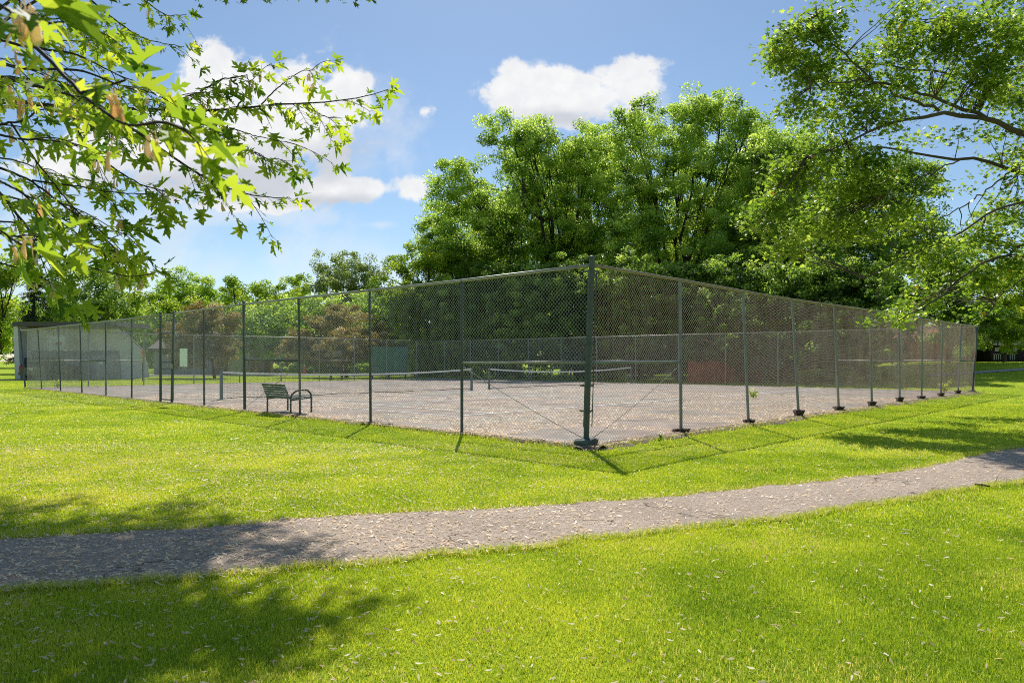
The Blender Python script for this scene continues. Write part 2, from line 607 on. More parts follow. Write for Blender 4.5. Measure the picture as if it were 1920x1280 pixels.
strip(lambda t, o: W(o, t - .35), 240, LEN_R + .7, .36, .16, .03)
strip(lambda t, o: W(t - .35, o), 280, LEN_L + .7, .17, .10, .022)
tag(link('dirt_strip', np_mesh('dirt_strip', np.array(V), np.array(Fq), smooth=True), M['edge_dirt']), 'crumbled pale dirt edging along the foot of the court fence', kind='structure')


def footway(name, label, pts, w):
    pts = resample(pts, 60)
    t = np.stack([np.gradient(pts[:, 0]), np.gradient(pts[:, 1])], 1)
    t /= np.linalg.norm(t, axis=1)[:, None]
    n = np.stack([-t[:, 1], t[:, 0]], 1)
    vv, ff2 = [], []
    for i in range(60):
        for k in range(4):
            p = pts[i] + n[i] * w * (k / 3 - .5)
            vv.append((p[0], p[1], float(hgt(*p)) + .03))
    for i in range(59):
        for k in range(3):
            a = i * 4 + k
            ff2.append((a, a + 1, a + 5, a + 4))
    o = link(name, np_mesh(name, np.array(vv), np.array(ff2)), M['concrete'])
    return tag(o, label, kind='structure')


footway('sidewalk', 'pale concrete sidewalk crossing behind the tennis court', [(-36, 70), (-24, 71), (-12, 72.5), (-7, 76)], 4.0)
footway('driveway', 'pale strip of driveway beside the grey park building', [(-90, 50), (-60, 51.5), (-42, 52.5), (-36.5, 53.5)], 2.0)
footway('footway', 'pale concrete footway at the foot of the bank', [(25.5, 43.8), (34, 44.4), (50, 45.5), (80, 47)], 1.0)


# ------------------------------------------------------------------ grass blades
def inside(poly, x, y):
    r = np.zeros(len(x), bool)
    n = len(poly)
    j = n - 1
    for i in range(n):
        xi, yi, xj, yj = poly[i][0], poly[i][1], poly[j][0], poly[j][1]
        c = ((yi > y) != (yj > y))
        with np.errstate(divide='ignore', invalid='ignore'):
            c &= x < (xj - xi) * (y - yi) / (yj - yi + 1e-12) + xi
        r ^= c
        j = i
    return r


path_small = np.r_[up_e[::4], lo_e[::-4]]


def on_lawn(x, y, edge=.0):
    u, v = uv(x, y)
    wob = .10 * (smooth_noise(x, y, .35, 9) - .5) + .12 * (smooth_noise(x, y, 1.1, 10) - .5)
    court = (u > -.20 - edge + wob) & (v > -.14 - edge + wob) & (u < LEN_L + .2) & (v < LEN_R + .2)
    court_r = (u > -.36 - edge + wob) & (u < .1) & (v > -.1) & (v < LEN_R + .2)
    return ~(court | court_r | inside(path_small, x, y))


def wedge(n, y0, y1, k=.80, seed=0):
    r = np.random.default_rng(seed)
    y = np.sqrt(y0 * y0 + r.random(n) * (y1 * y1 - y0 * y0))
    x = (r.random(n) * 2 - 1) * (k * y + .7)
    return x, y


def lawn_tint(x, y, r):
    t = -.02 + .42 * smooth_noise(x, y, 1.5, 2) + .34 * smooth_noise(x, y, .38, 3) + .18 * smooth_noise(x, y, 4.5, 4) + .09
    t = t - .10 * sstep(8.5, 4, y) + r.normal(0, .15, len(x))  # near blades tinted darker, standing in for shade between blades
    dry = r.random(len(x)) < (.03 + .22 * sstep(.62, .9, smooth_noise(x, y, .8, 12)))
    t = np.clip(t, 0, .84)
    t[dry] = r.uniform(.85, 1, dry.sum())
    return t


GV, GT = [], []


def blades(n, y0, y1, h, w, seed, lean=.55):
    r = np.random.default_rng(seed)
    x, y = wedge(n, y0, y1, seed=seed)
    ok = on_lawn(x, y)
    x, y = x[ok], y[ok]
    n = len(x)
    z = hgt(x, y) - .004
    hh = h * r.uniform(.5, 1.1, n) * (.75 + .5 * smooth_noise(x, y, .6, 6))
    az = r.uniform(0, 2 * math.pi, n)
    le = np.abs(r.normal(0, lean, n))
    fa = r.uniform(0, 2 * math.pi, n)
    wx, wy = np.cos(fa) * w * .5, np.sin(fa) * w * .5
    dx, dy = np.cos(az), np.sin(az)
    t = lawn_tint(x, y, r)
    o = np.stack([x, y, z], 1)
    s = np.stack([wx, wy, np.zeros(n)], 1)
    mid = o + np.stack([dx * hh * le * .35, dy * hh * le * .35, hh * .6], 1)
    tip = o + np.stack([dx * hh * le, dy * hh * le, hh * (1.02 - .25 * np.minimum(le, 2))], 1)
    tri = np.stack([o - s, o + s, mid + s * .8, o - s, mid + s * .8, mid - s * .8, mid - s * .8, mid + s * .8, tip], 1)
    GV.append(tri.reshape(-1, 3))
    GT.append(np.repeat(t, 9))


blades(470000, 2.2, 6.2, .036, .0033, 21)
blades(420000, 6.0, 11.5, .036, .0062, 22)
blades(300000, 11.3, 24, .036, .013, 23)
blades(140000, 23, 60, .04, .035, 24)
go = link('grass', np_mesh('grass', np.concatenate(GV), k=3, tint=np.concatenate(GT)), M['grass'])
tag(go, 'short mown grass blades growing all over the lawn', kind='stuff')
del GV, GT

# longer tufts along the foot of the fence and the path edges
GV, GT = [], []


def tuft_line(pts, n, h, w, spread, seed):
    r = np.random.default_rng(seed)
    q = pts[r.integers(0, len(pts), n)] + r.normal(0, spread, (n, 2))
    x, y = q[:, 0], q[:, 1]
    z = hgt(x, y)
    hh = h * r.uniform(.4, 1.3, n)
    az = r.uniform(0, 6.283, n)
    fa = r.uniform(0, 6.283, n)
    le = np.abs(r.normal(0, .7, n))
    o = np.stack([x, y, z], 1)
    s = np.stack([np.cos(fa), np.sin(fa), 0 * fa], 1) * (w * .5)
    tip = o + np.stack([np.cos(az) * hh * le, np.sin(az) * hh * le, hh], 1)
    GV.append(np.stack([o - s, o + s, tip], 1).reshape(-1, 3))
    t = r.uniform(.1, .7, n)
    d = r.random(n) < .3
    t[d] = r.uniform(.85, 1, d.sum())
    GT.append(np.repeat(t, 3))


vis = (np.abs(up_e[:, 0] / up_e[:, 1]) < .9)
tuft_line(resample(up_e[vis], 2500), 16000, .06, .006, .035, 31)
tuft_line(resample(lo_e[vis], 2500), 22000, .06, .005, .035, 32)
tuft_line(np.array([W(-.20, t)[:2] for t in np.linspace(0, LEN_R, 1500)]), 9000, .08, .010, .09, 33)
tuft_line(np.array([W(t, -.19)[:2] for t in np.linspace(0, LEN_L, 1500)]), 9000, .08, .010, .06, 34)
go = link('grass_edging', np_mesh('grass_edging', np.concatenate(GV), k=3, tint=np.concatenate(GT)), M['grass'])
tag(go, 'longer uncut grass along the path edges and fence foot', kind='stuff')


# ------------------------------------------------------------------ fallen maple seeds
def samara_template():
    """flat winged seed, 1 long: nut at the origin end, wing to the other"""
    return np.array([(-.12, -.02, .02), (0, .12, .06), (.14, .08, .06), (.35, .18, .03), (.68, .25, .02), (.93, .17, .05), (1.0, .02, .06),
                     (.7, -.09, .04), (.35, -.08, .05), (.14, -.09, .06), (0, -.13, .06)])


ST = samara_template()


def seeds_mesh(x, y, z, size, seed, tl=(0, 1)):
    r = np.random.default_rng(seed)
    n = len(x)
    a = r.uniform(0, 6.283, n)
    tilt = r.normal(0, .22, n)
    roll = r.normal(0, .4, n)
    sz = size * r.uniform(.7, 1.25, n)
    T = ST[None] * sz[:, None, None]
    X0, Y0, Z0 = T[..., 0], T[..., 1] * np.where(r.random(n) < .5, 1, -1)[:, None], T[..., 2]
    Z1 = Z0 + Y0 * np.sin(roll)[:, None] + X0 * np.sin(np.abs(tilt))[:, None]
    ca, sa = np.cos(a)[:, None], np.sin(a)[:, None]
    Vv = np.stack([x[:, None] + X0 * ca - Y0 * sa, y[:, None] + X0 * sa + Y0 * ca, z[:, None] + Z1], -1)
    k = len(ST)
    return Vv.reshape(-1, 3), np.repeat(r.uniform(*tl, n), k), k


x, y = wedge(60000, 2.4, 12.5, .8, 41)
dens = .13 + .5 * sstep(1.5, -3.5, x - (y - 5) * .1) * (.4 + smooth_noise(x, y, .8, 17))
r_ = np.random.default_rng(42)
keep = on_lawn(x, y, .05) & (r_.random(len(x)) < dens)
x, y = x[keep], y[keep]
near = np.argsort(x * x * .2 + y * y)
sel = near[(np.abs(x[near] / y[near]) < .72) & (y[near] > 3.35)][:300]
rest = np.setdiff1d(np.arange(len(x)), sel)
Vv, tt, k = seeds_mesh(x[rest], y[rest], hgt(x[rest], y[rest]) + .022, .029, 43, (.0, .8))
x2, y2 = wedge(26000, 11, 32, .8, 44)
k2 = on_lawn(x2, y2, .05) & (r_.random(len(x2)) < .03 + .8 * sstep(4, -9, x2)) & (smooth_noise(x2, y2, 1.5, 19) > .3)
V2, t2, _ = seeds_mesh(x2[k2], y2[k2], hgt(x2[k2], y2[k2]) + .030, .042, 45, (.4, 1))
# court litter: thick near the corner
uu = r_.random(42000) ** 1.5 * 24 + .1
vvv = r_.random(42000) ** 1.5 * 20 + .1
kk = smooth_noise(uu, vvv, 1.6, 20) > .38
pw = C0[None] + DL[None] * uu[kk, None] + DR[None] * vvv[kk, None]
V3, t3, _ = seeds_mesh(pw[:, 0], pw[:, 1], np.full(kk.sum(), CT + .004), .048, 46, (.25, 1))
# edge strip litter
ue = np.r_[r_.uniform(-.3, .1, 1500), r_.uniform(-.2, 16, 2000)]
ve = np.r_[r_.uniform(-.2, 14, 1500), r_.uniform(-.22, .1, 2000)]
pw = C0[None] + DL[None] * ue[:, None] + DR[None] * ve[:, None]
V4, t4, _ = seeds_mesh(pw[:, 0], pw[:, 1], np.full(len(ue), .06), .05, 47, (0, 1))
# path litter
NS_ = 9500
ti = r_.integers(0, NP_ - 1, NS_)
tk = r_.random(NS_)
tk = np.where(r_.random(NS_) < .3, np.where(r_.random(NS_) < .5, tk ** 3, 1 - tk ** 3), tk)
pw = up_e[ti] * (1 - tk)[:, None] + lo_e[ti] * tk[:, None] + r_.normal(0, .05, (NS_, 2))
kp = r_.random(NS_) < .22 + .78 * sstep(3.5, -2.5, pw[:, 0])
pw = pw[kp]
V5, t5, _ = seeds_mesh(pw[:, 0], pw[:, 1], hgt(pw[:, 0], pw[:, 1]) + .027, .038, 48, (.45, 1))
lit = link('fallen_seeds', np_mesh('fallen_seeds', np.concatenate([Vv, V2, V3, V4, V5]), k=k, tint=np.concatenate([tt, t2, t3, t4, t5])), M['samara'])
tag(lit, 'countless pale fallen maple seeds littering path, lawn and court', kind='stuff')
# the 300 largest ones, each on its own
protos = []
for s in range(6):
    v_, t_, _ = seeds_mesh(np.zeros(1), np.zeros(1), np.zeros(1), .030, 60 + s, (.0, .8))
    me = np_mesh('maple_seed', v_, k=k, tint=t_)
    me.materials.append(M['samara'])
    protos.append(me)
for i, q in enumerate(sel):
    o = bpy.data.objects.new('maple_seed', protos[i % 6])
    COL.objects.link(o)
    o.location = (float(x[q]), float(y[q]), float(hgt(x[q], y[q])) + .022)
    o.rotation_euler = (0, 0, random.uniform(0, 6.28))
    tag(o, 'pale tan winged maple seed lying on the foreground grass below the path', 'maple seed', 'maple seeds fallen on the foreground grass')
tw = MB()
tw.tube([G(1828, 913) + (0, 0, .035), G(1840, 915) + (0, 0, .04), G(1856, 917) + (0, 0, .035)], [.012, .014, .008], 6)
tag(tw.build('fallen_stick', M['bark_twig']), 'short dark stick lying on the path near its right edge', 'stick')


# ------------------------------------------------------------------ leaves and trees
KITE = np.array([(0, 0), (.34, .42), (0, 1), (-.34, .42)])
STAR = np.array([(0, 0), (.42, .02), (.22, .28), (.52, .58), (.17, .52), (0, 1.0), (-.17, .52), (-.52, .58), (-.22, .28), (-.42, .02)])


def leaf_cards(cent, size, tint, tmpl=KITE, up=.6, seed=0, bend=.25, out_dir=None):
    r = np.random.default_rng(seed)
    n = len(cent)
    nr = r.normal(0, 1, (n, 3))
    nr /= np.linalg.norm(nr, axis=1)[:, None]
    nr[:, 2] = np.abs(nr[:, 2]) + up
    if out_dir is not None:
        nr += out_dir
    nr /= np.linalg.norm(nr, axis=1)[:, None]
    t = np.cross(nr, r.normal(0, 1, (n, 3)))
    t /= np.linalg.norm(t, axis=1)[:, None] + 1e-9
    b = np.cross(nr, t)
    k = len(tmpl)
    sz = (size * r.uniform(.65, 1.3, n))[:, None, None]
    V = cent[:, None, :] + sz * (t[:, None, :] * tmpl[None, :, 0:1] + b[:, None, :] * (tmpl[None, :, 1:2] - .5)
                                 - nr[:, None, :] * (bend * (np.abs(tmpl[None, :, 0:1]) + tmpl[None, :, 1:2] ** 2 * .6)))
    return V.reshape(-1, 3), np.repeat(np.clip(tint, 0, 1), k), k


def bez(a, b, c, n):
    t = np.linspace(0, 1, n)[:, None]
    return (1 - t) ** 2 * a + 2 * t * (1 - t) * b + t * t * c


def wob(pts, amp, r):
    pts = pts.copy()
    pts[1:-1] += r.normal(0, amp, pts[1:-1].shape)
    return pts


def make_tree(name, label, base_px, Y, lobes, mat, leaf=.17, dens=1.0, group=None, tr=.22, bark='bark_dark', seed=1, cr=.55, lpc=62,
              tmpl=KITE, depth=.85, tmin=.0, lean=None, fork=.55, cat='tree', tint_shift=0.0, sub=9, flat=.7, zb=None):
    """trunk with limbs to every foliage mass, clumps of leaves around the twig ends.
    lobes: (px, py, rx, ry[, dY]) outline masses as seen in the photograph, at distance Y+dY"""
    r = np.random.default_rng(seed)
    bx = (base_px - 960) / F * Y
    bz = float(hgt(bx, Y)) if zb is None else zb
    base = np.array([bx, Y, bz])
    t = thing(name, label, cat, base, group)
    tr = tr * .75
    L = []
    for lb in lobes:
        dY = lb[4] if len(lb) > 4 else float(r.normal(0, .06)) * Y * .35
        c = P(lb[0], lb[1], Y + dY)
        rx, rz = 1.13 * lb[2] / F * (Y + dY), 1.10 * lb[3] / F * (Y + dY)
        L.append((c, np.array([rx, .5 * (rx + rz) * depth * 1.2, rz])))
    cen = np.mean([c for c, _ in L], axis=0)
    low = min(c[2] - R[2] * .4 for c, R in L)
    fk = np.array([bx + (cen[0] - bx) * .25, Y + (cen[1] - Y) * .25, bz + max(.6, (low - bz) * fork + .3)])
    mb = MB()
    trunk = wob(bez(base - (0, 0, .1), base + (fk - base) * .5 + (r.normal(0, .06), 0, 0), fk, 6), .03, r)
    mb.tube(trunk, np.linspace(tr * 1.25, tr * .85, 6), 9)
    CC, RR, OUT = [], [], []
    lc_min, lc_max = min(c[2] - R[2] for c, R in L), max(c[2] + R[2] for c, R in L)
    for c, R in L:
        area = math.pi * R[0] * R[2]
        n = max(5, int(dens * area / (cr * cr) * 1.35))
        d = r.normal(0, 1, (n, 3)); d /= np.linalg.norm(d, axis=1)[:, None]
        rad = r.random(n) ** .38
        wb = 1 + .22 * np.sin(d[:, 0] * 5 + r.uniform(0, 6)) * np.cos(d[:, 2] * 4 + r.uniform(0, 6)) + r.normal(0, .07, n)
        pts = c + d * R * (rad * wb)[:, None]
        pts[:, 2] = np.maximum(pts[:, 2], bz + .25)
        CC.append(pts); OUT.append(d)
        # limb to this mass
        q = bez(fk + r.normal(0, .05, 3), fk + (c - fk) * .45 + np.array([0, 0, .12 * np.linalg.norm(c - fk)]), c, 7)
        q = wob(q, .05 + .015 * np.linalg.norm(c - fk), r)
        r0 = tr * r.uniform(.38, .6)
        mb.tube(q, np.linspace(r0, r0 * .3, 7), 6)
        for s in range(min(sub, n)):
            a = q[r.integers(2, 7)]
            e = pts[r.integers(0, n)]
            br = wob(bez(a, a + (e - a) * .5 + np.array([0, 0, .1 * np.linalg.norm(e - a)]), e, 5), .06, r)
            mb.tube(br, np.linspace(r0 * .32, .012, 5), 4, False)
            for _ in range(2):
                i = r.integers(2, 5)
                e2 = br[i] + (pts[r.integers(0, n)] - br[i]) * .35
                mb.tube(wob(bez(br[i], (br[i] + e2) / 2 + (0, 0, .08), e2, 4), .04, r), np.linspace(r0 * .15, .008, 4), 3, False)
    o = mb.build('trunk', M[bark], t, True)
    CC = np.concatenate(CC)
    n = len(CC)
    ct = r.normal(.47, .23, n)                      # every clump has its own green, spread widened to imitate lit and dark clumps
    cs = cr * r.uniform(.6, 1.25, n)
    m_ = int(lpc * (2.4 if Y > 50 else 1.75))
    off = r.normal(0, 1, (n, m_, 3))
    off /= np.linalg.norm(off, axis=2)[..., None]
    off *= (r.random((n, m_)) ** .45)[..., None]
    off[..., 2] *= flat
    pts = CC[:, None, :] + off * cs[:, None, None]
    pts = pts.reshape(-1, 3)
    pts[:, 2] = np.maximum(pts[:, 2], bz + .1)
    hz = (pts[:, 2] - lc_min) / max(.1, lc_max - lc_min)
    tn = np.repeat(ct, m_) + r.normal(0, .14, len(pts)) + .22 * (hz - .5) + tint_shift + .2 * off[..., 2].ravel()  # crown and clump tops tinted lighter, standing in for light from above
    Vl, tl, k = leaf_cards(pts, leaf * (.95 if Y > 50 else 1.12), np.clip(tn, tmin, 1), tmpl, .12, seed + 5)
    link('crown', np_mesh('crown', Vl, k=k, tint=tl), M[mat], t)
    return t


big = 'tall trees behind the far side of the court'
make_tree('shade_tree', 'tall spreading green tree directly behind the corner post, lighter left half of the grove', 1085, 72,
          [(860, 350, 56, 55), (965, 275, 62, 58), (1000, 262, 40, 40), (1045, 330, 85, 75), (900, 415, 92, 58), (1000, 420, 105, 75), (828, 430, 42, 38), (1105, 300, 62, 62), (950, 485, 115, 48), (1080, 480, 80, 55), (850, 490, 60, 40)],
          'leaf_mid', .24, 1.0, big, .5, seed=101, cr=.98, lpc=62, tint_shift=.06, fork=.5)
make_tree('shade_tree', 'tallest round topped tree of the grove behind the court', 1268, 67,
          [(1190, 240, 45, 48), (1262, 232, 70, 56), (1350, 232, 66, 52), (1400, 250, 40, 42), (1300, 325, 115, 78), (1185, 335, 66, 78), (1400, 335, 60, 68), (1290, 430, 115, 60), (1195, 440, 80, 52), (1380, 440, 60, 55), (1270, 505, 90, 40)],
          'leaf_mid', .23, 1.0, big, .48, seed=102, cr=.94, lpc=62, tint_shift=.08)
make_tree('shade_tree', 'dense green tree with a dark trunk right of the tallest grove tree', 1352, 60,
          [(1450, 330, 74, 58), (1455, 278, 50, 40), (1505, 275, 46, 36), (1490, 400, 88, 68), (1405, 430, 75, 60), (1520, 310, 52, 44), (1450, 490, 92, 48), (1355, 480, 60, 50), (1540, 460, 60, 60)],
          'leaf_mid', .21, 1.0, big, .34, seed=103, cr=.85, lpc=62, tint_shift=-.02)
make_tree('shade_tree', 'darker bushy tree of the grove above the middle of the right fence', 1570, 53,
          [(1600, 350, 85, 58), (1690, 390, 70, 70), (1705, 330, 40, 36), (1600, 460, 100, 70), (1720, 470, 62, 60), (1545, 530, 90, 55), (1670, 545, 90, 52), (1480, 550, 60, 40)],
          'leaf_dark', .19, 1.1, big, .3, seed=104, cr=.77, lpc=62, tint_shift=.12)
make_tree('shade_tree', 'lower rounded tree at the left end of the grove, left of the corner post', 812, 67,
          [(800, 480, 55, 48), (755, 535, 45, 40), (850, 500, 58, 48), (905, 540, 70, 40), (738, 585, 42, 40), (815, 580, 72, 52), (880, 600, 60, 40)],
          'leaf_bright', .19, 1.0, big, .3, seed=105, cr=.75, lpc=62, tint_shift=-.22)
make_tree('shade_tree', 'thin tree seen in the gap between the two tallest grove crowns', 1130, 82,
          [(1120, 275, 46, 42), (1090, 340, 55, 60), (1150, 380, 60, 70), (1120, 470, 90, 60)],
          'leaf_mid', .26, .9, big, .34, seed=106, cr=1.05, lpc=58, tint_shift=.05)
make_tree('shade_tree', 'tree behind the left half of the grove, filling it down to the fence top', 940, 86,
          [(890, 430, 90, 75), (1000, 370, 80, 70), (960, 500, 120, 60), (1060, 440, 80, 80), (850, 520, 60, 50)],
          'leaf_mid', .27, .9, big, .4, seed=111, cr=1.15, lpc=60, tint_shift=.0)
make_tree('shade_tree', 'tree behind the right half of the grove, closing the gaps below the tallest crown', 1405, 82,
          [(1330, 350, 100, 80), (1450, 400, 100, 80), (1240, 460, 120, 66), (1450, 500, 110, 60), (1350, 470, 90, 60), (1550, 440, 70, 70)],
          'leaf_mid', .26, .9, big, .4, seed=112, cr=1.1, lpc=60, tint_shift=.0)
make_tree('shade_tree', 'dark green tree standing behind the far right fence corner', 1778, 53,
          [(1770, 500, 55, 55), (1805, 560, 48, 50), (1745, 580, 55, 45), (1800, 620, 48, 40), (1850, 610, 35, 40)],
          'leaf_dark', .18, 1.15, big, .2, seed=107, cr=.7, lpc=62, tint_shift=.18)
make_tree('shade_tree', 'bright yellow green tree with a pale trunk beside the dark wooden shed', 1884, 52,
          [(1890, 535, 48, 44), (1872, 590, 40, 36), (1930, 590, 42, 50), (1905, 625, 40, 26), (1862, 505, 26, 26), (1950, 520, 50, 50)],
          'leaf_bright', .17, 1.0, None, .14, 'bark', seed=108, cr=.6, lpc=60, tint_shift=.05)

# dark undergrowth below the grove
ug = 'dark shrubs under the grove behind the far fence'
sh = [(800, 66, 55, 60), (868, 63, 60, 75), (935, 60, 62, 90), (1005, 57, 62, 80), (1070, 55, 60, 95), (1135, 53, 62, 85), (1205, 52, 60, 95), (1270, 50, 58, 80),
      (1340, 47.5, 62, 90), (1410, 45.5, 62, 85), (1480, 44, 58, 80), (1550, 43, 62, 90), (1625, 42, 60, 85)]
where = ['left of the first right brace', 'behind the far corner', 'left of the second net post', 'above the second net', 'left of the corner post', 'right of the corner post', 'beyond the short brace rail', 'behind the first right post',
         'between the first two right posts', 'behind the second right post', 'behind the third right post', 'behind the fourth right post', 'nearest the bank']
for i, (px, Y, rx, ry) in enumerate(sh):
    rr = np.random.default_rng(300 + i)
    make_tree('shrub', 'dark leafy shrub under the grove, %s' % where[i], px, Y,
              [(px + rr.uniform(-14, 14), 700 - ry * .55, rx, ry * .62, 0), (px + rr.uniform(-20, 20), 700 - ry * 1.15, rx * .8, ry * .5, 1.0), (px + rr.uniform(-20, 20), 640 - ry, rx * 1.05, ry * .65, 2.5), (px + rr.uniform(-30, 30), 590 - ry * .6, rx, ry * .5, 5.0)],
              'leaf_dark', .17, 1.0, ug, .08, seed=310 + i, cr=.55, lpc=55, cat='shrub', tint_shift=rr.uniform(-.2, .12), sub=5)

# left background trees
lt = 'trees beyond the left side of the park'
make_tree('background_tree', 'bright yellow green tree cut by the left edge of the photo', -8, 62,
          [(5, 520, 28, 40), (-5, 590, 34, 44), (14, 640, 20, 24), (-30, 540, 40, 60), (30, 500, 24, 24)], 'leaf_bright', .2, 1.0, lt, .25, seed=401, cr=.75, lpc=60)
make_tree('background_tree', 'dark green tree with a leaning trunk behind the grey park building', 150, 84,
          [(125, 515, 40, 36), (188, 525, 50, 40), (232, 560, 48, 45), (120, 580, 52, 40), (175, 590, 62, 38), (250, 600, 40, 34), (70, 600, 40, 40)], 'leaf_dark', .24, 1.0, lt, .35, seed=402, cr=.95, lpc=60, tint_shift=.15)
make_tree('background_tree', 'low bright green tree right of the grey park building roof', 300, 92,
          [(270, 570, 36, 30), (320, 580, 42, 34), (290, 615, 50, 34), (350, 610, 40, 36)], 'leaf_bright', .26, 1.0, lt, .25, seed=403, cr=1.0, lpc=58, tint_shift=-.1)
make_tree('background_tree', 'mid green tree with two humps above the bronze crabapple', 352, 112,
          [(338, 542, 34, 34), (385, 540, 28, 28), (360, 575, 50, 34)], 'leaf_mid', .3, 1.0, lt, .3, seed=404, cr=1.15, lpc=58, tint_shift=.1)
make_tree('background_tree', 'spiky topped green tree left of the pale tree on the skyline', 455, 108,
          [(436, 535, 20, 22), (452, 565, 36, 30), (492, 545, 20, 20), (495, 570, 32, 26), (440, 600, 40, 30)], 'leaf_bright', .3, 1.0, lt, .3, seed=405, cr=1.1, lpc=58, tint_shift=-.15)
make_tree('background_tree', 'small green tree touching the pale tree on the skyline', 545, 100,
          [(557, 540, 30, 26), (530, 570, 38, 30), (575, 575, 34, 30)], 'leaf_bright', .28, 1.0, lt, .28, seed=406, cr=1.0, lpc=58, tint_shift=-.12)
make_tree('background_tree', 'pale grey green airy tree, tallest of the left skyline', 652, 96,
          [(632, 508, 38, 36), (660, 520, 40, 40), (695, 530, 26, 42), (607, 535, 24, 30), (650, 560, 52, 34), (705, 570, 24, 30)], 'leaf_pale', .26, .8, lt, .28, 'bark', seed=407, cr=.95, lpc=50)
make_tree('background_tree', 'mid green tree filling the gap between the two bronze crabapples', 500, 80,
          [(478, 600, 42, 38), (520, 605, 42, 38), (490, 640, 50, 32), (545, 590, 30, 30)], 'leaf_mid', .24, 1.0, lt, .28, seed=408, cr=.9, lpc=60)
make_tree('background_tree', 'mid green tree behind the right hand bronze crabapple', 705, 78,
          [(690, 585, 44, 36), (735, 600, 40, 40), (760, 640, 44, 36), (650, 590, 36, 30), (610, 580, 40, 26)], 'leaf_mid', .24, 1.0, lt, .28, seed=409, cr=.9, lpc=60, tint_shift=.05)

cb = 'bronze leaved crabapples behind the far fence'
make_tree('crabapple_tree', 'bronze leaved crabapple behind the gate in the left fence', 403, 60,
          [(378, 622, 46, 36), (338, 640, 34, 32), (425, 620, 24, 40), (388, 592, 42, 22), (350, 665, 34, 22), (415, 660, 34, 24)], 'leaf_bronze', .15, 1.15, cb, .15, seed=421, cr=.55, lpc=60, fork=.7)
make_tree('crabapple_tree', 'wide bronze leaved crabapple left of the green practice board', 650, 63,
          [(640, 597, 52, 24), (588, 630, 42, 28), (700, 628, 46, 32), (650, 645, 62, 32), (560, 655, 34, 22), (722, 655, 36, 22), (610, 672, 40, 18)], 'leaf_bronze', .15, 1.1, cb, .2, seed=422, cr=.55, lpc=60, fork=.7)


def spruce(name, label, px, Y, top, bot, wpx, seed, group):
    r = np.random.default_rng(seed)
    base = np.array([(px - 960) / F * Y, Y, 0])
    zt = P(px, top, Y)[2]
    zb = 1.0
    R = wpx / 2 / F * Y
    t = thing(name, label, 'tree', base, group)
    mb = MB()
    mb.tube([base - (0, 0, .1), base + (0, 0, zt * .5), base + (0, 0, zt)], [.25, .14, .02], 7)
    pts, tn = [], []
    for i in range(130):
        f = r.random() ** .8
        z = zb + (zt - zb) * f
        a = r.uniform(0, 6.283)
        ln = R * (1 - f) ** .8 * r.uniform(.7, 1.1) + .15
        tip = base + np.array([math.cos(a) * ln, math.sin(a) * ln, z - .28 * ln])
        root = base + np.array([0, 0, z])
        mb.tube([root, (root + tip) / 2 + (0, 0, .05), tip], [.04, .025, .008], 4, False)
        s = r.random((int(60 + 90 * ln), 1)) ** .6
        q = root + (tip - root) * s + r.normal(0, .16, (len(s), 3)) * (1.1, 1.1, .6)
        pts.append(q); tn.append(r.normal(.5, .2, len(s)))
    mb.build('trunk', M['bark_dark'], t)
    pts = np.concatenate(pts)
    V, tl, k = leaf_cards(pts, .2, np.concatenate(tn), np.array([(0, 0), (.12, .5), (0, 1), (-.12, .5)]), .1, seed)
    link('crown', np_mesh('crown', V, k=k, tint=tl), M['needle'], t)


spruce('spruce_tree', 'dark pointed spruce behind the left end of the grey park building', 64, 80, 480, 640, 95, 431, lt)

# far wood closing the view
r = np.random.default_rng(440)
pts, tn = [], []
for i in range(420):
    px = r.uniform(-350, 2300)
    Y = r.uniform(130, 165)
    hgt_px = (676 - 560) + 26 * math.sin(px * .021) + 18 * math.sin(px * .057 + 1) + r.normal(0, 10)
    c = P(px, 690 - hgt_px * r.uniform(.1, .9), Y)
    q = r.normal(0, 1, (190, 3)); q /= np.linalg.norm(q, axis=1)[:, None]
    q = c + q * (r.random((190, 1)) ** .4) * (4.5, 3.0, 3.0)
    q[:, 2] = np.maximum(q[:, 2], .4)
    pts.append(q); tn.append(np.full(190, r.normal(.5, .18)) + r.normal(0, .15, 190))
V, tl, k = leaf_cards(np.concatenate(pts), 1.15, np.concatenate(tn), KITE, .4, 441)
tag(link('distant_woods', np_mesh('distant_woods', V, k=k, tint=tl), M['leaf_mid']), 'far green woodland closing the view behind the houses', kind='stuff')

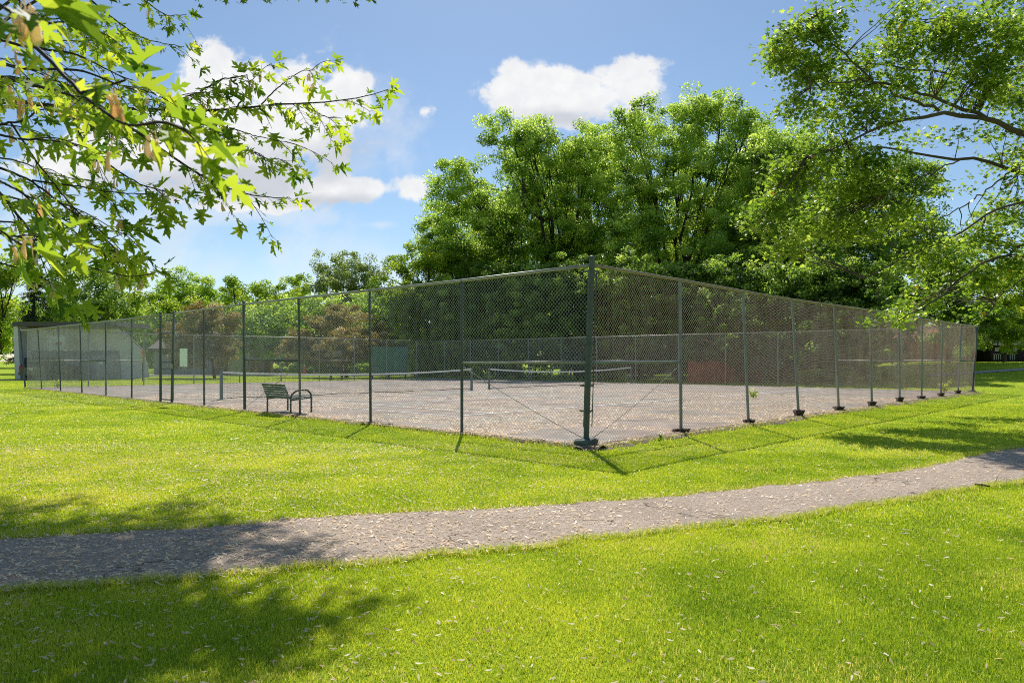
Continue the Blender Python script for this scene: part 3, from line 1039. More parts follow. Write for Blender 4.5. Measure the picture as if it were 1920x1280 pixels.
# ------------------------------------------------------------------ near tree on the right (trunk outside the frame)
rt = thing('overhanging_tree', 'large overhanging maple with bare lower limbs entering at the upper right', 'tree', (17.6, 20.5, 0))
limbs = [
    ([(2180, 470), (2050, 300), (1950, 262), (1870, 228), (1820, 220), (1760, 208), (1700, 216), (1600, 265), (1520, 292)], .17, 19.5, 17.5),
    ([(1870, 228), (1770, 190), (1690, 160), (1610, 150), (1520, 165)], .07, 18.8, 17.5),
    ([(1760, 208), (1665, 172), (1590, 110), (1540, 60), (1530, 10)], .05, 18.4, 17.5),
    ([(2150, 440), (1960, 342), (1900, 316), (1840, 298), (1780, 300), (1700, 284), (1640, 272), (1560, 285)], .11, 20, 19),
    ([(2150, 460), (1970, 368), (1900, 380), (1850, 402), (1790, 442), (1700, 482), (1620, 522)], .06, 19, 17.5),
    ([(2150, 520), (1960, 440), (1900, 468), (1830, 502), (1780, 540), (1730, 580), (1685, 602)], .08, 19, 16.5),
    ([(2180, 300), (1960, 30), (1880, 48), (1800, 56), (1720, 42), (1660, 50)], .06, 20, 19),
    ([(2180, 320), (1960, 130), (1905, 95), (1870, 60), (1845, 20), (1830, -30)], .08, 20, 20),
    ([(2180, 360), (1950, 200), (1850, 150), (1700, 125), (1560, 110), (1440, 80)], .07, 21, 19.5),
    ([(1900, 316), (1860, 350), (1800, 390), (1745, 420)], .03, 19, 18.5),
    ([(1800, 300), (1730, 330), (1660, 360)], .025, 18.5, 18),
    ([(2150, 600), (1990, 520), (1920, 520), (1870, 560), (1840, 600)], .05, 20, 18.5),
]
mb = MB()
mb.tube([(17.6, 20.5, -.1), (17.5, 20.5, 1.5), (17.2, 20.3, 3.0), P(2150, 440, 20)], [.48, .40, .36, .30], 10)
mb.tube([P(2150, 440, 20), P(2180, 300, 20), P(2180, -100, 20.5), P(2120, -500, 21)], [.3, .26, .2, .06], 10)
r = np.random.default_rng(500)
lim_pts = []
for px_l, r0, ya, yb in limbs:
    pl = resample([P(a, b, ya + (yb - ya) * i / (len(px_l) - 1)) for i, (a, b) in enumerate(px_l)], 22)
    pl = wob(smooth_line(pl, 2), .03, r)
    mb.tube(pl, np.linspace(r0 * .75, .012, 22), 7)
    lim_pts.append(pl)
lim_all = np.concatenate(lim_pts)
lob = [(1470, 75, 42, 48, 1), (1550, 45, 46, 48, .9), (1530, 130, 62, 46, 1), (1480, 110, 44, 32, .8), (1595, 185, 62, 44, .9), (1500, 205, 52, 30, .8), (1560, 240, 56, 26, .7),
       (1590, 115, 40, 50, .7), (1700, 85, 52, 52, .9), (1780, 60, 66, 56, 1), (1860, 80, 60, 66, 1), (1760, 150, 54, 44, .7), (1850, 160, 66, 50, .9), (1680, 150, 44, 40, .7), (1650, 215, 52, 34, .8),
       (1880, 275, 46, 40, .6), (1800, 255, 40, 22, .35), (1720, 265, 40, 18, .3), (1885, 400, 46, 44, .7), (1840, 440, 60, 36, .8), (1760, 480, 70, 36, .8), (1830, 525, 60, 36, .6), (1740, 560, 56, 34, .65),
       (1685, 595, 36, 18, 1.1), (1900, 490, 36, 44, .7), (1570, 290, 54, 26, .9), (1640, 300, 50, 30, .9), (1920, 180, 50, 70, .9), (1930, 330, 30, 40, .5), (1910, 20, 60, 40, .9), (1700, 20, 50, 28, .7), (1960, 100, 60, 80, .9),
       (1980, 250, 60, 80, .8), (1990, 430, 60, 90, .8), (1800, 350, 40, 18, .25), (1690, 400, 60, 34, .7), (1800, 590, 44, 22, .3), (1620, 340, 56, 34, .9), (1490, 330, 50, 40, 1.3), (1440, 400, 40, 40, 1.2), (1530, 420, 50, 40, 1.3), (1470, 470, 36, 26, 1.1), (1600, 430, 50, 30, 1.2), (1570, 350, 40, 30, 1.2),
       (2060, 200, 90, 120, .6), (2080, 420, 90, 120, .6), (2150, 50, 120, 120, .6)]
cl = []
for px, py, rx, ry, dn in lob:
    Y = r.uniform(17.5, 20.5) if px > 1720 else r.uniform(17, 19)
    c = P(px, py, Y)
    n = max(3, int(dn * rx * ry / (84 if py < 330 else 66)))
    d = r.normal(0, 1, (n, 3)); d /= np.linalg.norm(d, axis=1)[:, None]
    d *= (r.random((n, 1)) ** .5)
    cl.append(c + d * (rx / F * Y, .9, ry / F * Y))
cl = np.concatenate(cl)
for c in cl[::2]:
    dd = np.linalg.norm(lim_all - c, axis=1) - lim_all[:, 0] * 0
    a = lim_all[np.argmin(dd)]
    if np.linalg.norm(a - c) < 2.2:
        mb.tube(wob(bez(a, (a + c) / 2 + (0, 0, .12), c, 5), .03, r), [.016, .012, .010, .007, .004], 4, False)
mb.build('trunk', M['bark'], rt, True)
nL = 34
off = r.normal(0, 1, (len(cl), nL, 3)) * (.20, .20, .13)
pts = (cl[:, None, :] + off).reshape(-1, 3)
tn = np.repeat(r.normal(.5, .16, len(cl)), nL) + r.normal(0, .14, len(pts))
tn = np.clip(tn, 0, .94)
tn[r.random(len(pts)) < .004] = 1
V, tl, k = leaf_cards(pts, .115, tn, STAR, .5, 501)
link('crown', np_mesh('crown', V, k=k, tint=tl), M['leaf_right'], rt)

# ------------------------------------------------------------------ near silver maple on the left (trunk outside the frame)
HALF = [(0, 0), (.08, .02), (.20, .03), (.40, .04), (.33, .11), (.30, .17), (.20, .24), (.15, .28), (.28, .33), (.36, .35), (.42, .44), (.50, .45), (.62, .58), (.48, .57), (.45, .62),
        (.36, .57), (.30, .56), (.20, .50), (.10, .46), (.13, .58), (.22, .66), (.17, .70), (.20, .80), (.11, .82), (.08, .90), (0, 1.06)]
HR = np.array(HALF)
HL = HR.copy(); HL[:, 0] *= -1
HL = HL[::-1]
lm = thing('silver_maple', 'silver maple with jagged leaves and hanging seeds overhanging from the upper left', 'tree', (-8.6, 9.0, 0))
twigs = [  # photo pixels of the twig, distance at start and end, radius
    ([(-60, 10), (20, 45), (90, 110), (150, 175), (200, 215), (240, 240), (292, 230)], 1.55, 1.35, .0055, .085),
    ([(150, 175), (195, 165), (235, 150)], 1.45, 1.4, .003, .085),
    ([(-80, 120), (20, 150), (70, 162), (130, 178), (190, 200)], 2.6, 2.3, .010, .085),
    ([(-60, 175), (100, 200), (280, 205), (380, 206), (440, 210), (480, 197), (550, 195), (640, 190), (690, 184), (728, 168)], 4.4, 4.6, .014, .1),
    ([(440, 208), (470, 160), (462, 140)], 4.5, 4.5, .006, .095),
    ([(375, 172), (410, 150), (465, 141)], 4.4, 4.4, .006, .1),
    ([(300, 205), (340, 185), (375, 172), (420, 175)], 4.3, 4.4, .006, .1),
    ([(490, 196), (520, 165), (560, 135), (590, 130)], 4.6, 4.7, .005, .095),
    ([(575, 200), (610, 220), (640, 222)], 4.6, 4.6, .004, .095),
    ([(200, 215), (250, 242), (320, 292), (380, 332), (430, 355), (480, 368), (545, 372)], 3.8, 4.1, .009, .09),
    ([(300, 215), (380, 230), (440, 270), (500, 298), (545, 315)], 4.4, 4.5, .006, .095),
    ([(430, 240), (480, 255), (540, 268)], 4.5, 4.5, .004, .09),
    ([(120, 190), (142, 225), (152, 265), (200, 308), (260, 345), (340, 368)], 3.9, 4.0, .008, .095),
    ([(-40, 240), (50, 226), (85, 190)], 2.9, 2.9, .006, .085),
    ([(140, -40), (170, 0), (220, 42), (270, 75), (345, 88)], 6.3, 6.4, .010, .1),
    ([(230, -40), (270, 0), (310, 30), (350, 28)], 6.5, 6.5, .008, .1),
    ([(60, -30), (100, 20), (160, 60), (200, 90)], 5.4, 5.6, .009, .1),
    ([(-60, 290), (20, 385), (60, 440), (130, 490), (200, 510), (255, 522), (290, 512)], 3.0, 3.3, .007, .09),
    ([(-40, 300), (60, 338), (120, 388), (190, 430), (245, 440)], 3.3, 3.6, .007, .09),
    ([(60, 338), (150, 350), (220, 362), (290, 364)], 3.5, 3.8, .005, .09),
    ([(20, 230), (80, 320), (130, 380), (190, 440), (230, 480)], 3.6, 3.8, .006, .09),
    ([(-60, 430), (20, 440), (60, 452), (110, 440)], 2.2, 2.3, .005, .085),
    ([(-60, 380), (10, 440), (45, 462)], 1.7, 1.75, .004, .085),
    ([(-60, 240), (40, 262), (90, 262), (150, 275)], 2.7, 2.9, .006, .09),
    ([(-40, 320), (20, 350), (60, 372)], 2.0, 2.0, .005, .085),
    ([(-60, 60), (60, 90), (140, 100), (220, 140), (270, 160)], 3.6, 3.9, .009, .095),
    ([(-60, 40), (40, 50), (130, 40), (180, 60)], 3.2, 3.4, .008, .095),
    ([(-60, 100), (40, 130), (150, 130), (250, 170), (300, 175)], 3.0, 3.4, .008, .09),
    ([(-60, 140), (100, 150), (200, 180), (330, 190)], 4.0, 4.2, .008, .1),
    ([(0, -60), (40, 10), (100, 40), (150, 20)], 4.2, 4.4, .008, .1),
    ([(-60, 200), (40, 190), (110, 210), (180, 240), (230, 262)], 3.4, 3.6, .007, .09),
    ([(-60, 350), (60, 380), (120, 420), (190, 470), (240, 475)], 4.0, 4.2, .007, .095),
    ([(-60, 410), (50, 420), (140, 450), (210, 450), (250, 425)], 4.0, 4.3, .006, .095),
    ([(-60, 290), (30, 300), (110, 330), (180, 340)], 4.2, 4.4, .006, .095),
    ([(-60, 480), (30, 500), (90, 530), (120, 570)], 4.4, 4.6, .006, .095),
    ([(-60, -20), (20, 20), (70, 30)], 1.05, 1.0, .004, .08),
    ([(-80, 20), (60, 70), (160, 80), (210, 60)], 4.8, 5.0, .008, .1),
]
r = np.random.default_rng(600)
mb = MB()
tk0 = np.array([-8.6, 9.0, 0])
mb.tube([tk0 - (0, 0, .1), tk0 + (.05, 0, 1.2), tk0 + (.15, -.1, 2.4), tk0 + (.2, -.1, 4.5), tk0 + (.1, 0, 8)], [.42, .33, .28, .2, .08], 12)
LP, LD, LN, LS = [], [], [], []
seedspots = []


def leaf_at(p, d, size):
    LP.append(p); LD.append(d); LS.append(size)
    n = np.array([r.normal(0, .38), r.normal(0, .38), 1.0])
    LN.append(n / np.linalg.norm(n))


def dress(pl, rad, size, step, start=0.0):
    d = np.r_[0, np.cumsum(np.linalg.norm(np.diff(pl, axis=0), axis=1))]
    s = start
    side = r.uniform(0, 6.28)
    while s < d[-1]:
        p = np.array([np.interp(s, d, pl[:, i]) for i in range(3)])
        q = np.array([np.interp(min(s + .02, d[-1]), d, pl[:, i]) for i in range(3)]) - np.array([np.interp(max(s - .02, 0), d, pl[:, i]) for i in range(3)])
        q /= np.linalg.norm(q) + 1e-9
        sx = np.cross(q, (0, 0, 1.0)); sx /= np.linalg.norm(sx) + 1e-9
        for sg in (-1, 1):
            if r.random() < .2: continue
            dr_ = q * r.uniform(.2, .9) + sx * sg * r.uniform(.4, 1.0) + np.array([0, 0, r.uniform(-.65, .2)])
            dr_ /= np.linalg.norm(dr_)
            pe = p + dr_ * r.uniform(.03, .06)
            mb.tube([p, pe], [.0012, .0010], 3, False)
            leaf_at(pe, dr_ + np.array([0, 0, -.25]), size * .60 * r.uniform(.55, 1.25))
        if r.random() < .13 and size > .0:
            seedspots.append(p)
        s += step * .68 * r.uniform(.7, 1.4)
    p = pl[-1]
    for a in range(3):
        dr_ = pl[-1] - pl[-2]; dr_ = dr_ / np.linalg.norm(dr_) + r.normal(0, .5, 3)
        leaf_at(p + dr_ * .03, dr_ + np.array([0, 0, -.2]), size * r.uniform(.7, 1.1))


for px_l, ya, yb, rad, size in twigs:
    nn = len(px_l)
    pl = smooth_line(resample([P(a, b, ya + (yb - ya) * i / (nn - 1)) for i, (a, b) in enumerate(px_l)], 26), 3)
    pl[1:-1] += r.normal(0, .0012 * ya / 3, pl[1:-1].shape)
    mb.tube(pl, np.linspace(rad, .0022, 26), 6)
    if px_l[0][0] < -20 or px_l[0][1] < -20:      # runs back to the trunk outside the frame
        a = tk0 + (.15, -.05, 2.6 + .5 * (pl[0][2] - 2.2))
        mb.tube(bez(a, (a + pl[0]) / 2 + (0, 0, .35), pl[0], 8), np.linspace(max(.03, rad * 3), rad, 8), 7)
    L = np.sum(np.linalg.norm(np.diff(pl, axis=0), axis=1))
    near = ya < 1.9
    dress(pl, rad, size, .085 if not near else .07, L * (.12 if not near else .3))
    for _ in range(int(L / (.15 if not near else .22))):
        i = r.integers(5, 25)
        q = pl[min(i + 1, 25)] - pl[i]; q /= np.linalg.norm(q) + 1e-9
        sx = np.cross(q, (0, 0, 1.0)); sx /= np.linalg.norm(sx) + 1e-9
        dd = q * r.uniform(.3, 1) + sx * r.choice([-1, 1]) * r.uniform(.2, .8) + np.array([0, 0, r.uniform(-.55, .25)])
        dd /= np.linalg.norm(dd)
        ln = r.uniform(.10, .32) if not near else .1
        e = pl[i] + dd * ln
        tp = bez(pl[i], (pl[i] + e) / 2 + (0, 0, .02), e - (0, 0, .03), 6)
        mb.tube(tp, np.linspace(.0032, .0016, 6), 4, False)
        dress(tp, .002, size * .9, .09, .06)
mb.build('trunk', M['bark_twig'], lm, True)
LP, LD, LN, LS = (np.array(q) for q in (LP, LD, LN, LS))
# the nearest leaves must not sit on the lens
dist = np.linalg.norm(LP - np.array([0, 0, CZ]), axis=1)
ok = dist > .95
LP, LD, LN, LS = LP[ok], LD[ok], LN[ok], LS[ok]
n = len(LP)
Yv = LD / np.linalg.norm(LD, axis=1)[:, None]
Zv = LN - Yv * np.sum(LN * Yv, axis=1)[:, None]
Zv /= np.linalg.norm(Zv, axis=1)[:, None]
Xv = np.cross(Yv, Zv)
fold = r.uniform(.05, .6, n)
curl = r.uniform(-.1, .6, n)
tw_ = r.normal(0, .12, n)


def leaf_half(T):
    X = T[None, :, 0]; Yy = T[None, :, 1]
    Z = np.abs(X) * fold[:, None] - curl[:, None] * Yy ** 2 + tw_[:, None] * X * Yy
    return (LP[:, None] + LS[:, None, None] * (Xv[:, None] * X[..., None] + Yv[:, None] * Yy[..., None] + Zv[:, None] * Z[..., None])).reshape(-1, 3)


k = len(HR)
tn = np.clip(r.normal(.5, .25, n), 0, 1)
link('crown', np_mesh('crown', np.concatenate([leaf_half(HR), leaf_half(HL)]), k=k, tint=np.concatenate([np.repeat(tn, k)] * 2)), M['leaf_maple'], lm)


# the higher canopy of the same tree, above the picture: it shades the lawn
rc = np.random.default_rng(660)
mb = MB()
CA = []
tE = .916
for xg0, xg1, yg0, yg1, n_ in ((-5.5, -2.4, 3.0, 4.75, 110), (-4.6, -2.0, 3.0, 4.4, 40), (-2.1, -1.35, 3.6, 4.1, 7), (-6, -2.6, 4.8, 6.2, 62), (-3.0, -1.9, 5.2, 5.7, 7), (-6.5, -3.3, 6.2, 7.2, 20), (-6, -1.6, .5, 3.0, 60)):
    for _ in range(n_):
        yg = rc.uniform(yg0, yg1); xg = rc.uniform(xg0, xg1)
        z = 3.5 + .933 * max(yg, 0) + rc.uniform(0, 1.6)
        CA.append((xg, yg + tE * z, z))
CA = np.array(CA)
hub = tk0 + (.3, 0, 6.2)
arms = [bez(hub, hub + np.array([1.5, dy * .4, 1.6]), np.array([-1.6, 9 + dy, zz]), 14) for dy, zz in ((-.5, 6.9), (1.3, 7.9), (3.2, 8.8), (5, 9.7))]
for a in arms: mb.tube(wob(a, .05, rc), np.linspace(.10, .015, 14), 7)
al = np.concatenate([a[3:] for a in arms])
for c in CA:
    a = al[np.argmin(np.linalg.norm(al - c, axis=1))]
    mb.tube(wob(bez(a, (a + c) / 2 + (0, 0, .15), c, 5), .04, rc), [.02, .015, .011, .008, .004], 4, False)
mb.build('bough', M['bark_twig'], lm, True)
pts = (CA[:, None, :] + rc.normal(0, 1, (len(CA), 60, 3)) * (.22, .22, .16)).reshape(-1, 3)
V, tl, k = leaf_cards(pts, .12, np.clip(rc.normal(.5, .2, len(pts)), 0, 1), STAR, .6, 661)
link('canopy', np_mesh('canopy', V, k=k, tint=tl), M['leaf_dark'], lm)


def samara3d(mb, p, ln, r):
    """hanging winged seed with some thickness: nut on top, wing below"""
    a = r.uniform(0, 6.283)
    d = np.array([r.normal(0, .18), r.normal(0, .18), -1.0]); d /= np.linalg.norm(d)
    wx = np.array([math.cos(a), math.sin(a), 0]); wy = np.cross(d, wx)
    prof = [(0, .02, .02), (.06, .09, .07), (.16, .11, .08), (.26, .07, .035), (.5, .13, .02), (.78, .16, .02), (.93, .12, .015), (1.0, .04, .01)]
    b0 = len(mb.v)
    for s, w, h in prof:
        c = p + d * s * ln + wx * ln * .10 * math.sin(s * 2.4)
        for j in range(6):
            q = 2 * math.pi * j / 6
            mb.v.append(tuple(c + wx * w * ln * math.cos(q) + wy * h * ln * math.sin(q)))
    for i in range(len(prof) - 1):
        for j in range(6):
            t = (j + 1) % 6
            mb.f.append((b0 + i * 6 + j, b0 + i * 6 + t, b0 + (i + 1) * 6 + t, b0 + (i + 1) * 6 + j))


hand = [(P(45, -12, 1.0), 5), (P(213, 165, 1.42), 5), (P(290, 245, 1.5), 3), (P(212, 255, 1.6), 1), (P(50, 440, 1.75), 3), (P(40, 95, 2.3), 3), (P(60, 165, 2.5), 4), (P(110, 178, 2.6), 2), (P(15, 160, 2.4), 4),
        (P(470, 150, 4.5), 4), (P(486, 130, 4.5), 4), (P(260, 520, 3.2), 2), (P(215, 330, 3.9), 4), (P(165, 445, 3.8), 3), (P(55, 360, 2.1), 2)]
r2 = np.random.default_rng(640)
sp = [seedspots[i] for i in r2.permutation(len(seedspots))[:60]]
spots = hand + [(p, int(r2.integers(2, 5))) for p in sp if np.linalg.norm(p - np.array([0, 0, CZ])) > 1.2]
for p, cnt in spots[:84]:
    mb = MB()
    for _ in range(cnt):
        q = p + r2.normal(0, .008, 3)
        e = q - np.array([r2.normal(0, .004), r2.normal(0, .004), .022])
        mb.tube([p, e], [.0008, .0008], 3, False)
        samara3d(mb, e, r2.uniform(.042, .055), r2)
    me = mb.mesh('seed_cluster', True)
    a = me.attributes.new('tint', 'FLOAT', 'POINT')
    a.data.foreach_set('value', np.full(len(me.vertices), r2.uniform(.25, .9), dtype=np.float32))
    link('seed_cluster', me, M['samara'], lm)

# ------------------------------------------------------------------ the fence round the court
fence = thing('chain_link_fence', 'tall grey chain link fence enclosing the tennis court', 'fence', W(0, 0))


def along(px, d):
    """distance from the corner, along side direction d, of the point seen in photo column px"""
    k = (px - 960) / F
    return (k * C0[1] - C0[0]) / (d[0] - k * d[1])


RPOST = [(1275, 1277, 524, 814), (1393, 1404, 548, 797), (1485, 1498, 565, 780), (1564, 1573, 574, 769), (1631, 1635, 582, 760), (1686, 1687, 591, 750), (1729, 1728, 600, 745), (1767, 1764, 604, 741), (1803, 1796, 609, 738), (1833, 1823, 612, 737)]
LPOST = [(866, 866, 526, 822), (693, 695, 543, 797), (560, 563, 557, 781), (457, 459, 568, 768), (382, 383, 579, 762), (326, 322, 587, 754), (301, 301, 588, 753), (247, 247, 597, 748), (198, 199, 602, 744), (150, 154, 608, 741), (109, 114, 612, 738), (71, 79, 616, 736), (38, 48, 618, 734)]


def foot(mb_, p, s, jit):
    mb_.ball((0, 0, 0), 1, (1, 1, 1), 12, 5, jit)
    return mb_


def post(p0, p1, rad, mat, cap=True):
    mb = MB()
    mb.tube([p0, p1], [rad, rad], 12)
    o = mb.build('post', mat, fence, False)
    if cap:
        c = MB()
        c.ball(tuple(p1), rad * 1.18, (1, 1, .75), 12, 6)
        cc_ = link('post_cap', c.mesh('post_cap', True), mat)
        cc_.parent = o; cc_.matrix_parent_inverse = o.matrix_world.inverted()
    return o


def footing(parent, p, w, h, mat, seed, flare=.72):
    """rough lump of concrete round a post's foot, wider at the top"""
    rr = np.random.default_rng(seed)
    mb = MB()
    n = 14
    rings = [(-.06, flare * .9), (h * .35, flare), (h * .8, .95), (h, 1.0), (h + .012, .75), (h + .016, .1)]
    for z, q in rings:
        for s in range(n):
            a = 2 * math.pi * s / n
            f = (1 + rr.normal(0, .09)) * q * w / 2
            e = abs(math.cos(a)) ** .6 * math.copysign(1, math.cos(a)), abs(math.sin(a)) ** .6 * math.copysign(1, math.sin(a))
            dv = DR * e[0] * f + DL * e[1] * f * .7
            mb.v.append((p[0] + dv[0], p[1] + dv[1], p[2] + z + rr.normal(0, .006)))
    for i in range(len(rings) - 1):
        for s in range(n):
            t = (s + 1) % n
            mb.f.append((i * n + s, i * n + t, (i + 1) * n + t, (i + 1) * n + s))
    o = link('footing', mb.mesh('footing'), mat)
    o.parent = parent; o.matrix_parent_inverse = parent.matrix_world.inverted()


tops = {'R': [], 'L': []}
bpy.context.view_layer.update()
# corner post leans slightly
cb0 = np.array([C0[0] - .03, C0[1], -.12]); ct0 = np.array([C0[0] + .075, C0[1], 3.20])
pc = post(cb0, ct0, .048, M['post_green'])
bpy.context.view_layer.update()
footing(pc, (C0[0] - .02, C0[1] - .02, -.06), .42, .21, M['footing_green'], 700, .8)
RAILZ = 3.06
for side, d, arr in (('R', DR, RPOST), ('L', DL, LPOST)):
    for i, (xt, xb, yt, yb) in enumerate(arr):
        sb, st_ = along(xb, d), along(xt, d)
        pb, pt = C0 + d * sb, C0 + d * st_
        zt = CZ + (HY - yt) / F * pt[1]
        zt = .5 * zt + .5 * RAILZ
        zb = np.clip(CZ - (yb - HY) / F * pb[1], -.06, .05)
        last = i == len(arr) - 1
        gatep = side == 'L' and i in (3, 5, 6)
        mat = M['post_grey'] if side == 'R' and not last else M['post_green']
        rad = .042 if (last or gatep) else (.032 if side == 'R' else .030)
        o = post((pb[0], pb[1], zb - .1), (pt[0], pt[1], zt + (.06 if (last or gatep) else -.02)), rad, mat)
        tops[side].append((pt[0], pt[1], zt, pb[0], pb[1]))
        bpy.context.view_layer.update()
        if side == 'R':
            footing(o, (pb[0], pb[1], zb + .0), .34 if i % 3 else .40, .10 + .05 * ((i * 7) % 3) / 2, M['footing'], 710 + i)
        elif i < 3 or i == len(arr) - 1:
            footing(o, (pb[0], pb[1], zb - .02), .42, .075, M['footing'], 730 + i, .95)
# back sides: regular spacing
backs = {'A': [], 'B': []}
for key, o0, d, L in (('A', LC, DR, LEN_R), ('B', RC, DL, LEN_L)):
    n = int(round(L / 3.0))
    for i in range(1, n + 1):
        p = o0 + d * (L * i / n)
        last = i == n
        if last and key == 'B': continue
        z0 = float(hgt(*p))
        o = post((p[0], p[1], z0 - .1), (p[0], p[1], 3.06 if not last else 3.15), .036 if not last else .046, M['post_grey'], cap=last)
        backs[key].append(p)

LCt = np.array(tops['L'][-1][:3]); RCt = np.array(tops['R'][-1][:3])
cap_c = cb0 + (ct0 - cb0) * (3.075 + .12) / 3.32


def rail(pts, rad, mat, name='top_rail'):
    mb = MB()
    mb.tube(pts, rad, 10)
    return mb.build(name, mat, fence, True)


rail([cap_c] + [np.array(t[:3]) for t in tops['R']], .029, M['rail_rust'])
rail([cap_c] + [np.array(t[:3]) for t in tops['L'][:6]], .029, M['rail'])
rail([np.array(t[:3]) - (0, 0, .02) for t in tops['L'][5:7]], .026, M['rail'])
rail([np.array(t[:3]) for t in tops['L'][6:]], .029, M['rail'])
rail([LCt, np.array([*BC, 3.06])], .028, M['rail'])
rail([RCt, np.array([*BC, 3.06])], .028, M['rail'])

# brace rails and truss rods
def along_pt(side, i, f):
    """point at fraction f of the height of post i of a near side (i = -1: corner post)"""
    if i < 0:
        return cb0 + (ct0 - cb0) * f
    t = tops[side][i]
    return np.array([t[3] + (t[0] - t[3]) * f, t[4] + (t[1] - t[4]) * f, t[2] * f])


def brace(a, b, rod=True, flip=False, mat=M['post_green']):
    rail([a, b], .024, mat, 'brace_rail')
    if rod:
        h, l = (a, b) if not flip else (b, a)
        e = np.array([l[0], l[1], .12])
        s = h - (0, 0, .06)
        mid_ = (s + e) / 2 - (0, 0, .10)
        rail(bez(s, mid_, e, 8), .0055, M['post_green'], 'truss_rod')


brace(along_pt('L', 0, .467), along_pt('L', -1, .47), mat=M['rail'])
brace(along_pt('R', 0, .473), along_pt('R', -1, .47), mat=M['post_grey'])
brace(along_pt('L', 2, .475), along_pt('L', 3, .485))
brace(along_pt('L', 9, .48), along_pt('L', 8, .48), False)
brace(along_pt('R', 8, .48), along_pt('R', 9, .48))
for key, o0, d in (('A', LC, DR), ('B', RC, DL)):
    L = LEN_R if key == 'A' else LEN_L
    n = len(backs[key])
    for i0 in ((0, 5) if key == 'A' else (0, 5)):
        if i0 + 1 < n:
            a, b2 = backs[key][i0], backs[key][i0 + 1]
            brace(np.array([*a, 1.48]), np.array([*b2, 1.48]), True, key == 'A', M['rail'])
    a = backs[key][0]
    brace(np.array([*o0, 1.48]), np.array([*a, 1.48]), False, False, M['rail'])

# tension bars and clamps beside the corner post
for sg, d in ((1, DR), (-1, DL)):
    mb = MB()
    p0 = np.array([*(C0 + d * .10), .35]); p1 = np.array([*(C0 + d * .10), 2.95])
    off = (ct0 - cb0) / 3.32
    mb.tube([p0 + (off[0] * .4, 0, 0), p1 + (off[0] * 3, 0, 0)], .008, 6)
    mb.build('tension_bar', M['post_green'], fence)
for z in (.62, 1.05, 1.75, 2.3, 2.98):
    mb = MB()
    c = cb0 + (ct0 - cb0) * (z + .12) / 3.32
    mb.tube([c - (0, 0, .016), c + (0, 0, .016)], .062, 12)
    for d in (DR, DL):
        mb.box(c + np.array([*(d * .10), 0]), (.12, .012, .03), np.array([*d, 0]), np.array([-d[1], d[0], 0]))
    mb.build('clamp', M['post_green'], fence)


def chain_link(p0, p1, z0, z1, mat, rad, gap=None, thick=True, pitch=.0375, lean=None, name='wire_mesh', parent=None):
    """woven zigzag wires; neighbouring wires hook at their bends so the openings are diamonds"""
    p0, p1 = np.array(p0, float), np.array(p1, float)
    L = np.linalg.norm(p1 - p0)
    d = (p1 - p0) / L
    nrm = np.array([-d[1], d[0]])
    nw = int(L / pitch)
    ns = int((z1 - z0) / pitch)
    i = np.arange(nw)[:, None]; j = np.arange(ns + 1)[None, :]
    rr = np.random.default_rng(int(L * 100))
    s = (i + ((i + j) % 2)) * pitch
    s = np.where((i % 2) == 0, (i + (j % 2)) * pitch, (i + 1 - (j % 2)) * pitch)
    bul = .026 * np.sin(s * 1.3 + 2) * np.sin((z0 + j * pitch) * 2.1) + .004 * np.sin(s * 7)
    z = z0 + j * pitch * np.ones_like(s) + .006 * np.sin(s * 2.1 + j * .05)
    if gap is not None:
        keep = ~((s.min(axis=1) > gap[0]) & (s.max(axis=1) < gap[1]))
        s, z, bul = s[keep], z[keep], bul[keep]
        nw = keep.sum()
    w = np.where((j % 2) == 0, 1, -1) * rad * .7
    X = p0[0] + d[0] * s + nrm[0] * (bul + w); Yq = p0[1] + d[1] * s + nrm[1] * (bul + w)
    ctr = np.stack([X, Yq, z], -1)
    n3 = np.array([nrm[0], nrm[1], 0]); d3 = np.array([d[0], d[1], 0])
    if thick:
        ring = [d3 * rad + n3 * rad * -.6, d3 * -rad + n3 * rad * -.6, n3 * rad]
    else:
        ring = [d3 * rad, d3 * -rad]
    R = len(ring)
    V = np.stack([ctr + q for q in ring], 2)            # nw, ns+1, R, 3
    idx = np.arange(nw * (ns + 1) * R).reshape(nw, ns + 1, R)
    fs = []
    for q in range(R if thick else 1):
        q2 = (q + 1) % R
        fs.append(np.stack([idx[:, :-1, q], idx[:, :-1, q2], idx[:, 1:, q2], idx[:, 1:, q]], -1).reshape(-1, 4))
    return link(name, np_mesh(name, V.reshape(-1, 3), np.concatenate(fs), smooth=thick), mat, fence if parent is None else parent)


sg0, sg1 = along(326, DL), along(301, DL)
chain_link(C0, RC, .03, 3.05, M['wire_brown'], .0023)
chain_link(C0, LC, .03, 3.05, M['wire'], .0022, (sg0, sg1))
chain_link(LC, BC, .03, 3.05, M['wire_far'], .0024, thick=False)
chain_link(RC, BC, .03, 3.05, M['wire_far'], .0024, thick=False)

